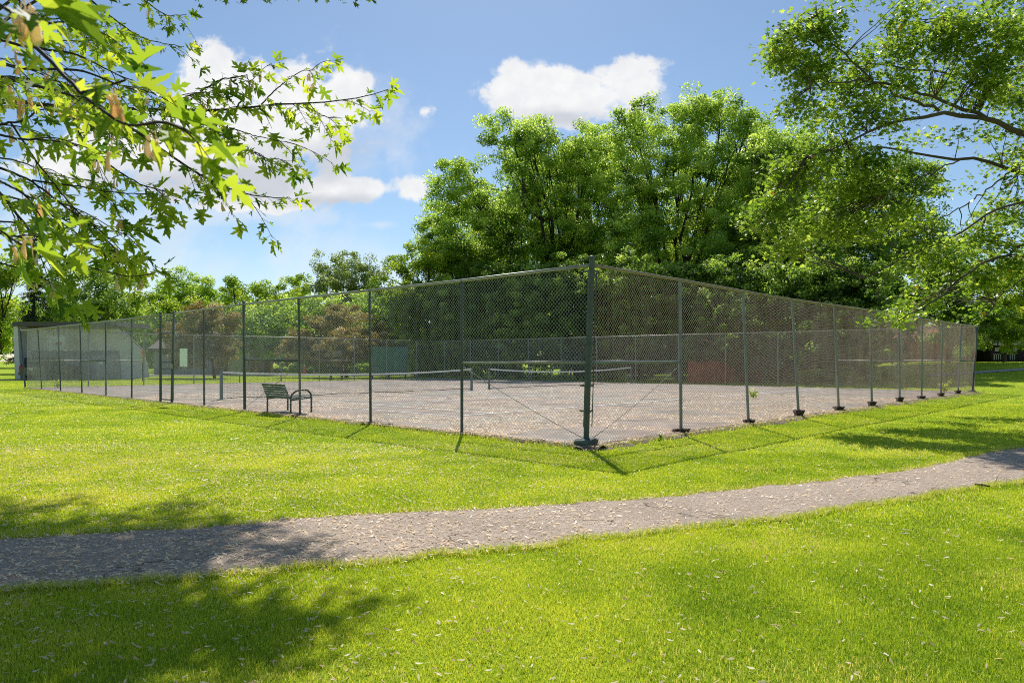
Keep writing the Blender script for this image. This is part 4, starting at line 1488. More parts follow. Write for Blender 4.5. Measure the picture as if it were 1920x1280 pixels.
# the gate
ga, gb = C0 + DL * (sg0 + .07), C0 + DL * (sg1 - .07)
gate = MB()
g3 = lambda p, z: np.array([p[0], p[1], z])
for p in (ga, gb):
    gate.tube([g3(p, .12), g3(p, 2.30)], .024, 8)
for z in (.13, 1.18, 1.42, 2.29):
    gate.tube([g3(ga, z), g3(gb, z)], .022, 8)
gf = gate.build('gate', M['post_green'], fence)
tr = MB()
tr.tube([g3(ga - DL * .07, 2.42), g3(gb + DL * .07, 2.42)], .026, 8)
tr.build('gate_transom', M['post_green'], fence)
lt_ = MB()
lt_.box(g3(ga, 1.28) - np.array([*(DR * .05), 0]), (.09, .05, .16), (*DL, 0), (*DR, 0))
lt_.tube([g3(ga, 1.25) - np.array([*(DR * .09), 0]), g3(ga + DL * .14, 1.25) - np.array([*(DR * .09), 0])], .012, 6)
q = lt_.build('latch', M['rail'], None); q.parent = gf; q.matrix_parent_inverse = Matrix.Translation(-Vector(fence.location))
q.matrix_parent_inverse = Matrix()
chain_link(ga, gb, .15, 2.28, M['wire'], .0024, name='gate_mesh')
chain_link(ga, gb, 2.44, 3.03, M['wire'], .0024, name='transom_mesh')

# notice board tied to the fence
s0, s1 = along(353, DL), along(339, DL)
mb = MB()
a, b2 = C0 + DL * s0, C0 + DL * s1
n_ = -DR * .03
mb.prism([g3(a + n_, 1.27), g3(b2 + n_, 1.27), g3(b2 + n_, 1.87), g3(a + n_, 1.87)], (*(-DR * .006), 0))
nb = thing('notice_sign', 'blank white upright notice sign tied to the fence beside the gate', 'sign', (a[0], a[1], 1.27))
mb.build('panel', M['white_sign'], nb)
mb = MB()
for z in (1.31, 1.83):
    c = (a + b2) / 2 + n_ * 1.2
    mb.ball((c[0], c[1] - .004, z), .012, (1, 1, 1), 6, 4)
mb.build('bolts', M['rail'], nb)

# ------------------------------------------------------------------ tennis nets
for ni, (v0, v1) in enumerate(NETS):
    lab = ['near tennis net with a sagging grey top band, left court', 'far tennis net with a bright white top band, right court'][ni]
    t = thing('tennis_net', lab, 'tennis net', W(UN, (v0 + v1) / 2, CT), 'tennis nets')
    for v in (v0, v1):
        mb = MB()
        mb.tube([W(UN, v, CT - .02), W(UN, v, CT + 1.06)], .062 if ni == 0 else .05, 10)
        mb.tube([W(UN, v, CT), W(UN, v, CT + .015)], .16, 12)
        mb.build('net_post', M['net_post'], t)
    N = 60
    vs = np.linspace(v0 + .06, v1 - .06, N)
    sag = .16 if ni == 0 else .20
    topz = lambda v: CT + 1.03 - sag * (1 - ((v - (v0 + v1) / 2) / ((v1 - v0) / 2)) ** 2)
    mb = MB()
    mb.prism([W(UN - .012, v, topz(v)) for v in vs] + [W(UN - .012, v, topz(v) - .065) for v in vs[::-1]], (*(DL * .024), 0))
    mb.build('net_band', M['white_band'], t)
    V = []
    Fq = []
    for v in np.arange(v0 + .12, v1 - .1, .055):
        b0 = len(V)
        V += [tuple(W(UN, v - .0016, CT + .06)), tuple(W(UN, v + .0016, CT + .06)), tuple(W(UN, v + .0016, topz(v) - .06)), tuple(W(UN, v - .0016, topz(v) - .06))]
        Fq.append((b0, b0 + 1, b0 + 2, b0 + 3))
    for f in np.linspace(0.02, .98, 17):
        for i in range(N - 1):
            za, zb_ = CT + .06 + f * (topz(vs[i]) - .12 - CT), CT + .06 + f * (topz(vs[i + 1]) - .12 - CT)
            b0 = len(V)
            V += [tuple(W(UN, vs[i], za - .0016)), tuple(W(UN, vs[i + 1], zb_ - .0016)), tuple(W(UN, vs[i + 1], zb_ + .0016)), tuple(W(UN, vs[i], za + .0016))]
            Fq.append((b0, b0 + 1, b0 + 2, b0 + 3))
    link('net_mesh', np_mesh('net_mesh', np.array(V), np.array(Fq)), M['net_black'], t)
    mb = MB()
    mb.tube([W(UN, v, CT + .05 + .012 * math.sin(v * 3)) for v in vs], .014, 6)
    mb.build('bottom_cord', M['net_black'], t)

# ------------------------------------------------------------------ bench behind the left fence
bt = thing('park_bench', 'dark green slatted bench with curved black arms facing the court', 'bench', G(540, 778))
B0 = np.array(G(545, 779)[:2])        # near rear leg, bench runs along DL and faces DR
bl = 1.28


def BP(l, f, z):
    p = B0 + DL * l + DR * f
    return np.array([p[0], p[1], z + CT])


for l in (0.0, bl):
    mb = MB()
    mb.tube([BP(l, 0, 0), BP(l, 0, .42), BP(l, .04, .52), BP(l, .16, .60), BP(l, .34, .64), BP(l, .50, .62), BP(l, .60, .52), BP(l, .62, .40), BP(l, .62, 0)], .026, 8)
    mb.tube([BP(l, 0, .36), BP(l, .31, .39), BP(l, .62, .42)], .022, 8)
    mb.build('leg_frame', M['bench_black'], bt, True)
mb = MB()
sl = np.array([-.32, .94]); sl = sl / np.linalg.norm(sl)
for k in range(6):
    f, z = -.02 + sl[0] * (.05 + k * .078), .40 + sl[1] * (.05 + k * .078) * .86
    mb.box(BP(bl / 2, f, z), (bl - .02, .022, .050), (*DL, 0), np.array([DR[0] * sl[1], DR[1] * sl[1], -sl[0]]), np.array([DR[0] * sl[0], DR[1] * sl[0], sl[1]]))
mb.build('backrest', M['bench_green'], bt)
mb = MB()
for k in range(6):
    mb.box(BP(bl / 2, .07 + k * .1, .405 + .006 * k), (bl - .02, .08, .025), (*DL, 0), (*DR, 0))
mb.build('seat', M['bench_green'], bt)

# ------------------------------------------------------------------ weeds
def weed(px, py, Y, h, label, seed, mat='leaf_bright'):
    r = np.random.default_rng(seed)
    b = np.array([(px - 960) / F * Y, Y, CT])
    t = thing('weed', label, 'plant', b)
    mb = MB(); pts = []
    for i in range(9):
        a = r.uniform(0, 6.28); l = h * r.uniform(.5, 1)
        e = b + (math.cos(a) * l * .5, math.sin(a) * l * .5, l)
        mb.tube(bez(b, b + (0, 0, l * .6), e, 4), [.006, .005, .004, .003], 4, False)
        for s in np.linspace(.3, 1, 9):
            pts.append(b + (e - b) * s + r.normal(0, h * .1, 3))
    mb.build('stem', M['leaf_mid'], t)
    V, tl, k = leaf_cards(np.array(pts), h * .3, r.uniform(.4, 1, len(pts)), KITE, .4, seed)
    link('crown', np_mesh('crown', V, k=k, tint=tl), M[mat], t)


weed(889, 722, 56.5, 1.15, 'bright yellow green weed clump by the far fence beside a net post', 801)
weed(1412, 745, 27, .35, 'small weed growing in a crack behind the second right post', 802)
weed(1772, 732, 32, .5, 'small weed near the right fence corner', 803)
weed(108, 732, 37, .45, 'low weed at the foot of the fence in front of the grey building', 804)
weed(1236, 838, 12.6, .14, 'tiny yellowish weed on the crumbled edge beside the corner post', 805)

# ------------------------------------------------------------------ left: park building, hoop, car, sign
YB = 57.0
bd = thing('park_building', 'grey shed roofed park building with a dark recess behind the basketball hoop', 'building', P(150, 711, YB))
px3 = lambda px, py, dy=0.0: P(px, py, YB + dy)


def slab(name, mat, pix, y0, y1, parent=None):
    """upright polygon given by photo pixels, extruded in depth from y0 to y1"""
    mb = MB()
    pts = [P(a, b, YB + y0) for a, b in pix]
    mb.prism(pts, (0, y1 - y0, 0))
    return mb.build(name, mat, parent)


gz = 712.5
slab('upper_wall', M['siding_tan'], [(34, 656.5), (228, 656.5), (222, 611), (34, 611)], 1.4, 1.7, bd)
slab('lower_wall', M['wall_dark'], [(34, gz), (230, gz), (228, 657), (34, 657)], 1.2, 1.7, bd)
slab('door', M['door_grey'], [(173, gz), (224, gz), (222, 665), (173, 665)], 1.08, 1.19, bd)
slab('door_sign', M['white_sign'], [(185, 682.5), (193, 682.5), (193, 676), (185, 676)], 1.04, 1.07, bd)
slab('pipe', M['door_grey'], [(133, gz), (139, gz), (136, 664), (132, 664)], 1.08, 1.19, bd)
slab('side_wall', M['siding_grey'], [(28, gz), (38.5, gz), (33, 612), (25, 612)], -.2, 3, bd)
slab('wing_wall', M['siding_grey'], [(229, gz), (279, 707), (270, 662), (220, 613)], .3, .45, bd)
slab('fascia', M['fascia'], [(23, 611), (220, 611), (218, 603), (23, 603)], -.6, 4.5, bd)
slab('roof_edge', M['fascia'], [(218, 609), (220, 612.5), (270, 661.5), (272, 660)], .1, .29, bd)
slab('soffit', M['wood_light'], [(34, 617), (221, 617), (221, 611.4), (34, 611.4)], 1.25, 1.39, bd)
mb = MB()
for px in (68, 86, 131, 165, 200):
    mb.box(P(px, 634, YB + 1.385), (.05, .025, 1.8))
mb.build('wall_battens', M['siding_grey'], bd)
mb = MB()
mb.box(P(230, 632, YB + .2), (.28, .18, .2)); mb.box(P(233, 630.5, YB + .12), (.3, .1, .18))
mb.build('floodlight', M['white_trim'], bd)

bh = thing('basketball_hoop', 'white framed basketball backboard with a red rim in front of the grey building', 'basketball hoop', P(106, 640, YB - 1))
bq = lambda px, py, dy=-1.0: P(px, py, YB + dy)
mb = MB()
for a, b2 in (((89, 630), (122, 630)), ((122, 630), (122, 650)), ((122, 650), (89, 650)), ((89, 650), (89, 630)), ((98, 636), (111, 636)), ((98, 636), (98, 646)), ((111, 636), (111, 646)), ((98, 646), (111, 646))):
    mb.tube([bq(*a), bq(*b2)], .035, 6)
mb.build('backboard_frame', M['white_trim'], bh)
mb = MB()
mb.box(bq(105.5, 640, -.94), (33 / F * 56, .02, 20 / F * 56))
mb.build('backboard', M['siding_grey'], bh)
mb = MB()
mb.box(bq(98, 651.5), (.48, .06, .28)); mb.box(bq(116, 651.5), (.38, .06, .28))
mb.build('padding', M['white_trim'], bh)
mb = MB()
c = bq(104, 645.5, -1.35)
mb.tube([c + (.23 * math.cos(a), .23 * math.sin(a), 0) for a in np.linspace(0, 6.283, 17)], .016, 6)
mb.box(c + (0, .3, 0), (.30, .12, .05)); mb.box(c + (0, .33, .1), (.45, .03, .16))
mb.build('rim', M['red_paint'], bh)
mb = MB()
for a in np.linspace(0, 6.283, 11)[:-1]:
    mb.tube([c + (.22 * math.cos(a), .22 * math.sin(a), 0), c + (.13 * math.cos(a + .3), .13 * math.sin(a + .3), -.38)], .007, 4)
mb.build('hoop_net', M['white_trim'], bh)
mb = MB()
mb.tube([bq(106, 640, -.9), bq(106, 640, 1.45)], .06, 8); mb.tube([bq(100, 636, -.9), bq(100, 622, 1.45)], .03, 6); mb.tube([bq(112, 636, -.9), bq(112, 622, 1.45)], .03, 6)
mb.build('support_arm', M['post_grey'], bh)

# black SUV seen from behind
YC = 53.5
cx0 = (58.5 - 960) / F * YC
car = thing('parked_car', 'black suv parked at the left end of the fence, seen from behind', 'car', (cx0, YC, 0))
w2 = .95
prof = [(0, .42), (0, .95), (.08, 1.02), (.35, 1.66), (.6, 1.74), (2.3, 1.74), (3.1, 1.12), (4.4, 1.0), (4.6, .8), (4.6, .42)]
mb = MB()
nP = len(prof)
for sx, ins in ((-1, 1), (1, 1)):
    pass
for sx in (-1, -.93, .93, 1):
    for yy, zz in prof:
        tuck = 0.0
        k_ = abs(sx)
        top_in = .16 * max(0, (zz - 1.0) / .75)
        yy2 = yy + (.05 if k_ == 1 and yy < .1 else 0)
        zz2 = zz - (.05 if k_ == 1 and zz > 1.3 else 0)
        mb.v.append((cx0 + sx * w2 - math.copysign(top_in, sx), YC + yy2, zz2))
for s in range(3):
    for i in range(nP - 1):
        mb.f.append((s * nP + i, (s + 1) * nP + i, (s + 1) * nP + i + 1, s * nP + i + 1))
    mb.f.append((s * nP, s * nP + nP - 1, (s + 1) * nP + nP - 1, (s + 1) * nP))
mb.f.append(tuple(range(nP))); mb.f.append(tuple(3 * nP + i for i in reversed(range(nP))))
mb.build('body', M['car_black'], car)
mb = MB()
mb.prism([(cx0 - .72, YC + .095, 1.08), (cx0 + .72, YC + .095, 1.08), (cx0 + .62, YC + .32, 1.60), (cx0 - .62, YC + .32, 1.60)], (0, -.03, .012))
mb.build('rear_window', M['glass_dark'], car)
for sx in (-1, 1):
    mb = MB()
    mb.prism([(cx0 + sx * .93, YC - .02, .84), (cx0 + sx * .66, YC - .02, .88), (cx0 + sx * .70, YC - .02, 1.04), (cx0 + sx * .90, YC + .03, 1.10)], (0, .1, 0))
    mb.build('taillight', M['red_light'], car)
    mb = MB()
    mb.box((cx0 + sx * .72, YC - .03, .52), (.22, .05, .07))
    mb.build('reflector', M['red_light'], car)
    for yy in (.85, 3.7):
        mb = MB()
        mb.tube([(cx0 + sx * .72, YC + yy, .35), (cx0 + sx * .94, YC + yy, .35)], .35, 18)
        o = mb.build('wheel', M['tyre'], car)
mb = MB()
mb.box((cx0, YC - .03, .50), (1.8, .14, .2))
mb.build('bumper', M['car_black'], car)
mb = MB()
mb.box((cx0, YC - .02, .80), (.32, .03, .16))
mb.build('license_plate', M['white_trim'], car)
mb = MB()
mb.box((cx0, YC - .02, .93), (.6, .03, .03))
mb.build('trim_strip', M['chrome'], car)

sp_ = thing('sign_post', 'small post carrying a red over yellow sign left of the gate', 'sign', G(268, 713.5))
ys = G(268, 713.5)[1]
mb = MB(); mb.tube([P(267, 715, ys), P(268, 656, ys)], .035, 8); mb.build('pole', M['dark_wood'], sp_)
mb = MB(); mb.box(P(269, 659.5, ys - .06), (.26, .03, .30)); mb.build('upper_panel', M['red_paint'], sp_)
mb = MB(); mb.box(P(269, 672, ys - .06), (.26, .03, .62)); mb.build('lower_panel', M['yellow_paint'], sp_)
mb = MB()
for k_, (py, w_) in enumerate(((667, .16), (671, .12), (675, .16), (678, .1))):
    mb.box(P(269, py, ys - .085), (w_, .006, .05))
mb.build('red_marks', M['red_paint'], sp_)


# ------------------------------------------------------------------ houses
def gable_house(name, label, px0, px1, Y, dep, eave, ridge, wall, roof, zb=0.0, over=.4, along_x=True, windows=(), door=None, chim=None, group=None):
    x0, x1 = (px0 - 960) / F * Y, (px1 - 960) / F * Y
    t = thing(name, label, 'house', ((x0 + x1) / 2, Y, zb), group)
    mb = MB()
    mb.box(((x0 + x1) / 2, Y + dep / 2, (zb + eave) / 2 - .05), (x1 - x0, dep, eave - zb + .1))
    if not along_x:
        xm = (x0 + x1) / 2
        mb.prism([(x0 + .02, Y + .02, eave), (x1 - .02, Y + .02, eave), (xm, Y + .02, ridge - .12)], (0, dep - .04, 0))
    mb.build('wall', M[wall], t)
    mb = MB()
    if along_x:
        ym = Y + dep / 2
        for (ya, yb2) in ((Y - over, ym), (Y + dep + over, ym)):
            ze = eave - .12
            mb.prism([(x0 - over, ya, ze), (x1 + over, ya, ze), (x1 + over, yb2, ridge), (x0 - over, yb2, ridge)], (0, 0, .16))
    else:
        xm = (x0 + x1) / 2
        for xa in (x0 - over, x1 + over):
            mb.prism([(xa, Y - over, eave - .12), (xm, Y - over, ridge), (xm, Y + dep + over, ridge), (xa, Y + dep + over, eave - .12)], (0, 0, .16))
    ro = mb.build('roof', M[roof], t)
    if along_x:
        mb = MB(); mb.box(((x0 + x1) / 2, Y - over - .03, eave - .1), (x1 - x0 + 2 * over, .05, .26)); mb.build('fascia', M['fascia'], t)
    for (wx, wz, ww, wh) in windows:
        xx = x0 + (x1 - x0) * wx
        mb = MB()
        for sx in (-1, 1): mb.box((xx + sx * (ww / 2 + .04), Y - .03, wz), (.08, .08, wh + .16))
        for sz in (-1, 1): mb.box((xx, Y - .03, wz + sz * (wh / 2 + .04)), (ww, .08, .08))
        wf = mb.build('window', M['white_trim'], t)
        mb = MB(); mb.box((xx, Y - .015, wz), (ww, .03, wh))
        o = mb.build('pane', M['glass_dark'])
        o.parent = wf; o.matrix_parent_inverse = Matrix.Translation(-Vector(t.location))
    if door:
        xx = x0 + (x1 - x0) * door
        mb = MB(); mb.box((xx, Y - .03, zb + 1.05), (.95, .08, 2.1)); mb.build('door', M['door_grey'], t)
    if chim:
        xx = x0 + (x1 - x0) * chim
        mb = MB(); mb.box((xx, Y + dep * .3, ridge), (.9, .9, 2.0)); mb.build('chimney', M['brick'], t)
    return t


h1 = gable_house('house', 'low grey house half hidden behind the left bronze crabapple', 288, 408, 75, 9, 2.7, 4.6, 'house_grey', 'shingle',
                 windows=((.30, 1.5, 1.0, 1.0), (.62, 1.5, .9, 1.0), (.9, 1.4, .6, .9)), door=.46)
mb = MB(); mb.box(P(416, 683, 74.6), (.95, .8, 2.9)); mb.build('brick_pier', M['brick'], h1)
gable_house('house', 'house with two pinkish gable roofs between the bronze crabapples', 450, 640, 92, 10, 2.4, 3.5, 'brown_wall', 'shingle', windows=((.35, 1.4, 1.6, 1.0), (.75, 1.4, 1.6, 1.0)), door=.55)
gable_house('house_gable', 'steep pinkish gable end rising over the low house roof', 462, 496, 90.5, 6, 2.55, 4.0, 'shingle', 'shingle', along_x=False)
gable_house('house_gable', 'smaller gable right of the steep pinkish gable', 497, 522, 90.8, 6, 2.55, 3.5, 'shingle', 'shingle', along_x=False)
gable_house('house', 'tan gabled house peeping out right of the green practice board', 758, 800, 86, 8, 2.6, 4.4, 'tan_wall', 'shingle', along_x=False, windows=((.5, 1.5, 1.0, 1.0),))
bhz = float(hgt(22, 66))
gable_house('house', 'long dark brown townhouse on the bank behind the right fence', 1470, 1842, 64, 9, bhz + 3.4, bhz + 4.6, 'brown_wall', 'brown_wall', zb=bhz - .6,
            windows=((.12, bhz + 1.5, 1.4, 1.2), (.35, bhz + 1.5, 1.0, 1.2), (.6, bhz + 1.5, 1.4, 1.2), (.86, bhz + 1.5, 1.2, 1.2)), door=.48)
gable_house('house', 'reddish brown house hidden low behind the middle of the grove', 1090, 1420, 80, 9, 2.9, 4.2, 'brown_red', 'brown_wall', windows=((.25, 1.5, 1.2, 1.1), (.7, 1.5, 1.2, 1.1)), door=.5)

# board fence right of the practice board
yF = 70
fx0, fx1 = (782 - 960) / F * yF, (905 - 960) / F * yF
t = thing('board_fence', 'dark reddish board fence under the left end of the grove', 'fence', (fx0, yF, 0))
mb = MB()
xx = fx0
rr = np.random.default_rng(81)
while xx < fx1:
    mb.box((xx + .07, yF + rr.normal(0, .006), 1.15), (.135, .025, 2.3 + rr.normal(0, .02)))
    xx += .14
mb.build('boards', M['brown_red'], t)
mb = MB()
for z in (.5, 1.8): mb.box(((fx0 + fx1) / 2, yF + .05, z), (fx1 - fx0, .06, .09))
mb.build('stringers', M['brown_wall'], t)

# low red boards right behind the far side, under the grove
t = thing('board_fence', 'low rust red board fence under the grove beside the short brace rail', 'fence', (P(1300, 0, 46)[0], 46, 0))
mb = MB()
xx, fx1 = P(1290, 0, 46)[0], P(1425, 0, 46)[0]
xa = xx
while xx < fx1:
    mb.box((xx + .07, 46 + rr.normal(0, .006), .72), (.135, .025, 1.44 + rr.normal(0, .02)))
    xx += .14
mb.build('boards', M['rust_boards'], t)
mb = MB()
for z in (.4, 1.15): mb.box(((xa + fx1) / 2, 46.05, z), (fx1 - xa, .06, .09))
mb.build('stringers', M['brown_red'], t)

# brick gateway
yG = 84
gt = thing('brick_gateway', 'two brick piers joined by a pale beam on the far lawn', 'gateway', P(488, 700, yG))
for px in (475, 505):
    mb = MB(); mb.box((P(px, 690, yG)[0], yG, .62), (.62, .6, 1.5)); mb.build('pier', M['brick'], gt)
mb = MB(); mb.box((P(490, 690, yG)[0], yG, 1.43), (2.7, .7, .14)); mb.build('beam', M['wood_light'], gt)

# hedges
hg = 'clipped hedges on the far lawn'
for i, (px, Y, rx, ry, lb) in enumerate(((535, 86, 28, 9, 'low dark hedge left of the orange cone'), (600, 84, 30, 11, 'low hedge right behind the orange cone'), (672, 82, 30, 10, 'low hedge left of the practice board legs'))):
    make_tree('hedge', lb, px, Y, [(px - rx * .5, 691, rx * .6, ry, 0), (px + rx * .5, 691, rx * .6, ry, 0)], 'leaf_mid', .16, 1.4, hg, .05, seed=850 + i, cr=.45, lpc=70, cat='hedge', sub=3)

# practice board
yP = 56.2
pb_ = thing('practice_board', 'dark green tennis practice board on short legs behind the far fence', 'practice board', P(729, 709, yP))
mb = MB(); mb.box(P(729, 675.5, yP), (73 / F * yP, .08, 51 / F * yP)); mb.build('panel', M['board_green'], pb_)
mb = MB()
for k_ in range(6):
    mb.box(P(697 + k_ * 12.8, 672.5, yP - .055), (.05, .03, 45 / F * yP - .02))
mb.build('battens', M['board_green'], pb_)
for px in (698, 729, 760):
    mb = MB(); mb.box((P(px, 700, yP)[0], yP + .07, .6), (.13, .05, 1.3)); mb.build('leg', M['dark_wood'], pb_)

# swing bench frame
yS = 54.5
sw = thing('swing_bench', 'brown wooden swing bench frame with pale top beams under the right crabapple', 'swing', P(632, 709, yS))
for px in (620.5, 641):
    mb = MB(); mb.box((P(px, 690, yS)[0], yS, 1.1), (.16, .16, 2.2)); mb.build('post', M['wood_brown'], sw)
mb = MB()
mb.box(P(630, 660, yS), (22 / F * yS, .1, .09)); mb.box(P(625, 664, yS - .3), (34 / F * yS, .06, .06)); mb.box(P(625, 667, yS + .3), (34 / F * yS, .06, .06))
mb.build('top_beam', M['wood_light'], sw)
mb = MB(); mb.box(P(632, 692, yS), (18 / F * yS, .06, .42)); mb.box(P(632, 697, yS - .25), (18 / F * yS, .5, .05)); mb.build('seat', M['dark_wood'], sw)
mb = MB()
for px in (625, 639): mb.tube([P(px, 661, yS), P(px, 690, yS)], .012, 5)
mb.build('chains', M['rail'], sw)

# traffic cone
cn = thing('traffic_cone', 'orange traffic cone with a pale collar on the far lawn', 'cone', P(571, 703.5, 72))
c = P(571, 703.5, 72)
mb = MB(); mb.box((c[0], c[1], c[2] + .03), (.5, .5, .06)); mb.tube([c + (0, 0, .06), c + (0, 0, .85)], [.24, .11], 14); mb.build('body', M['orange'], cn)
mb = MB(); mb.tube([c + (0, 0, .852), c + (0, 0, 1.15)], [.11, .06], 12); mb.build('collar', M['white_trim'], cn)

# dark shed on the bank, right edge
yD = 62
dz = float(hgt((1888 - 960) / F * yD, yD))
t = thing('garden_shed', 'dark wooden shed with small pale windows on the bank at the right edge', 'shed', P(1890, 678, yD))
x0, x1 = P(1858, 0, yD)[0], P(1990, 0, yD)[0]
zt = P(0, 647, yD)[2]
mb = MB(); mb.box(((x0 + x1) / 2, yD + 1.5, (dz + zt) / 2 - .1), (x1 - x0, 3, zt - dz + .2)); mb.build('wall', M['dark_wood'], t)
mb = MB(); mb.prism([(x0 - .25, yD - .3, zt), (x0 - .25, yD + 3.3, zt), (x0 - .25, yD + 1.5, zt + .9)], (x1 - x0 + .5, 0, 0)); mb.build('roof', M['fascia'], t)
for px, py, w_, h_ in ((1869, 655, .35, .32), (1903, 655, .35, .32)):
    mb = MB(); mb.box(P(px, py, yD - .02), (w_, .05, h_)); mb.build('window', M['house_grey'], t)
mb = MB()
for px in (1864, 1868, 1872, 1876, 1894, 1898, 1902):
    mb.box(P(px, 669, yD - .6), (.05, .05, .5))
mb.box(P(1870, 664, yD - .6), (.7, .05, .05)); mb.box(P(1898, 664, yD - .6), (.5, .05, .05))
mb.build('porch_rail', M['house_grey'], t)
mb = MB()
mb.prism([(x0 - .1, yD - .9, dz + .02), (x1 + .1, yD - .9, dz + .02), (x1 + .1, yD, dz + .02), (x0 - .1, yD, dz + .02)], (0, 0, .12))
mb.build('porch', M['dark_wood'], t)

# ------------------------------------------------------------------ sky, sun, camera
SUN_EL, SUN_AZ = math.radians(47.5), math.radians(-2.0)       # azimuth measured from +Y toward +X
w = bpy.data.worlds.new('World')
scene.world = w
w.use_nodes = True
nt = NT(w.node_tree)
nt.n.clear()
out = nt.new('ShaderNodeOutputWorld')
sky = nt.new('ShaderNodeTexSky', sky_type='NISHITA')
sky.sun_disc = False
sky.sun_elevation = SUN_EL
sky.sun_rotation = SUN_AZ
sky.altitude = 200
sky.air_density = 1.0
sky.dust_density = .3
sky.ozone_density = 2.0
bg = nt.new('ShaderNodeBackground')
skyc = nt.mix(1.0, sky.outputs[0], (.98, 1.05, 1.06), 'MULTIPLY')
nt.put(bg.inputs['Color'], skyc)
bg.inputs['Strength'].default_value = .105
# cumulus: masses given by direction, edges broken by noise
dirn = nt.new('ShaderNodeTexCoord').outputs['Generated']
sep = nt.new('ShaderNodeSeparateXYZ'); nt.l.new(dirn, sep.inputs[0])
ysafe = nt.math('MAXIMUM', sep.outputs[1], .08)
U = nt.math('DIVIDE', sep.outputs[0], ysafe)
Vv_ = nt.math('DIVIDE', sep.outputs[2], ysafe)
comb = nt.new('ShaderNodeCombineXYZ'); nt.put(comb.inputs[0], U); nt.put(comb.inputs[1], Vv_)
nA = nt.noise(comb.outputs[0], 7, 8, .58, .4)
nB = nt.noise(comb.outputs[0], 26, 6, .6, .2)
nz_ = nt.math('ADD', nt.math('MULTIPLY', nt.math('SUBTRACT', nA, .5), 3.6), nt.math('MULTIPLY', nt.math('SUBTRACT', nB, .5), 1.5))


def masses(lst):
    acc = None
    for q in lst:
        px, py, rx, ry = q[:4]
        a = nt.math('MULTIPLY', nt.math('SUBTRACT', U, (px - 960) / F), F / rx)
        b = nt.math('MULTIPLY', nt.math('SUBTRACT', Vv_, (HY - py) / F), F / ry)
        d = nt.math('SQRT', nt.math('ADD', nt.math('MULTIPLY', a, a), nt.math('MULTIPLY', b, b)))
        f = nt.math('SUBTRACT', 1.0, d)
        if len(q) > 4: f = nt.math('MULTIPLY_ADD', d, -q[4], q[4])
        acc = f if acc is None else nt.math('SMOOTH_MAX', acc, f, .15)
    return acc


solid_m = masses([(405, 165, 125, 100), (480, 150, 60, 65), (560, 185, 115, 85), (640, 165, 64, 44), (520, 260, 200, 115), (330, 290, 250, 95), (160, 300, 170, 60), (600, 230, 120, 85),
                  (630, 356, 150, 42, .9), (772, 358, 60, 42, .8), (700, 355, 80, 34, .8), (480, 366, 150, 40, .8), (1055, 180, 150, 66, 1.0), (1155, 150, 100, 48, .9), (1105, 175, 110, 60, 1.0), (975, 168, 90, 58, .9), (1040, 215, 150, 40, .8), (803, 207, 15, 11, .2)])
wisp_m = masses([(745, 290, 50, 60), (715, 421, 60, 14), (470, 400, 260, 40), (1190, 190, 70, 50), (150, 420, 300, 100), (640, 260, 170, 130), (300, 500, 900, 120, .7)])
dens = nt.new('ShaderNodeMapRange', interpolation_type='SMOOTHSTEP')
nt.put(dens.inputs[0], nt.math('ADD', solid_m, nt.math('MULTIPLY', nz_, .75)))
dens.inputs[1].default_value = .05; dens.inputs[2].default_value = .40
wd = nt.new('ShaderNodeMapRange', interpolation_type='SMOOTHSTEP')
nt.put(wd.inputs[0], nt.math('ADD', wisp_m, nz_))
wd.inputs[1].default_value = -.1; wd.inputs[2].default_value = 1.1
dd = nt.math('MAXIMUM', dens.outputs[0], nt.math('MULTIPLY', wd.outputs[0], .45))
dd = nt.math('MULTIPLY', dd, nt.math('GREATER_THAN', sep.outputs[1], .1))
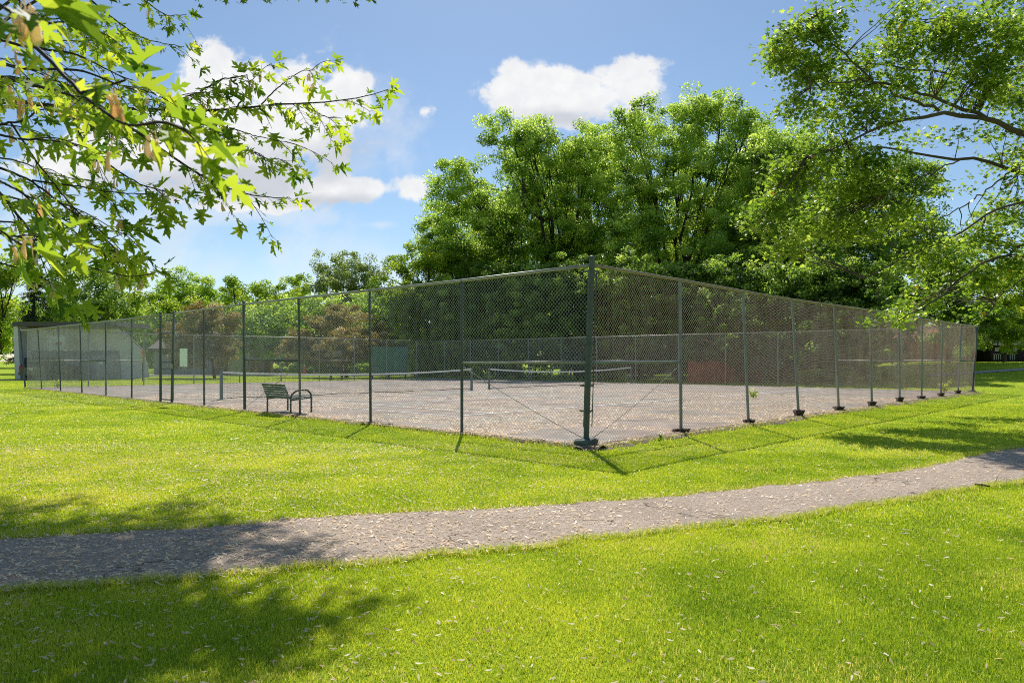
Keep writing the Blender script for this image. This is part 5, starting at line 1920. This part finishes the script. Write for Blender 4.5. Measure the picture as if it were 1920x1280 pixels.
# unseen broken cloud behind the camera, added as fill light
nR = nt.noise(dirn, 2.4, 6, .6)
rear = nt.new('ShaderNodeMapRange', interpolation_type='SMOOTHSTEP')
nt.put(rear.inputs[0], nR); rear.inputs[1].default_value = .60; rear.inputs[2].default_value = .72
rm = nt.math('MULTIPLY', rear.outputs[0], nt.math('LESS_THAN', sep.outputs[1], -.05))
dd = nt.math('MAXIMUM', dd, nt.math('MULTIPLY', rm, .9))
under = masses([(580, 305, 150, 60), (450, 340, 200, 50), (650, 280, 90, 60), (300, 340, 200, 50), (1050, 222, 120, 26), (640, 378, 130, 22)])
ud = nt.new('ShaderNodeMapRange', interpolation_type='SMOOTHSTEP')
nt.put(ud.inputs[0], nt.math('ADD', under, nt.math('MULTIPLY', nz_, .5)))
ud.inputs[1].default_value = -.1; ud.inputs[2].default_value = .9
ccol = nt.mix(ud.outputs[0], (.98, .98, .98), (.60, .635, .70))
ccol = nt.mix(nt.math('MULTIPLY', nt.math('SUBTRACT', nB, .36, clamp=True), 1.5), ccol, (.70, .735, .80))
bgc = nt.new('ShaderNodeBackground')
nt.put(bgc.inputs['Color'], ccol)
bgc.inputs['Strength'].default_value = .98
mx = nt.new('ShaderNodeMixShader')
nt.put(mx.inputs[0], dd)
nt.l.new(bg.outputs[0], mx.inputs[1])
nt.l.new(bgc.outputs[0], mx.inputs[2])
nt.l.new(mx.outputs[0], out.inputs[0])

sd = bpy.data.lights.new('sun', 'SUN')
sd.energy = 5.0
sd.angle = math.radians(.53)
sd.color = (1.0, .955, .88)
so = bpy.data.objects.new('sun', sd)
COL.objects.link(so)
to_sun = Vector((math.sin(SUN_AZ) * math.cos(SUN_EL), math.cos(SUN_AZ) * math.cos(SUN_EL), math.sin(SUN_EL)))
so.rotation_euler = to_sun.to_track_quat('Z', 'Y').to_euler()
so.location = (0, 20, 40)

cd = bpy.data.cameras.new('camera')
cam = bpy.data.objects.new('camera', cd)
COL.objects.link(cam)
cam.location = (0, 0, CZ)
cam.rotation_euler = (math.radians(90), 0, 0)
cd.sensor_width = 36
cd.lens = F / 1920 * 36
cd.shift_y = (HY - 640) / 1920
cd.clip_start = .05
cd.clip_end = 4000
cd.dof.use_dof = True
cd.dof.focus_distance = 12.5
cd.dof.aperture_fstop = 8
scene.camera = cam

scene.view_settings.view_transform = 'Standard'
scene.view_settings.look = 'None'
scene.view_settings.exposure = 0
scene.view_settings.gamma = 1
cy = scene.cycles
cy.max_bounces = 6
cy.diffuse_bounces = 4
cy.glossy_bounces = 2
cy.transmission_bounces = 4
cy.transparent_max_bounces = 8
cy.use_denoising = False
cy.filter_width = 1.0
scene.render.film_transparent = False
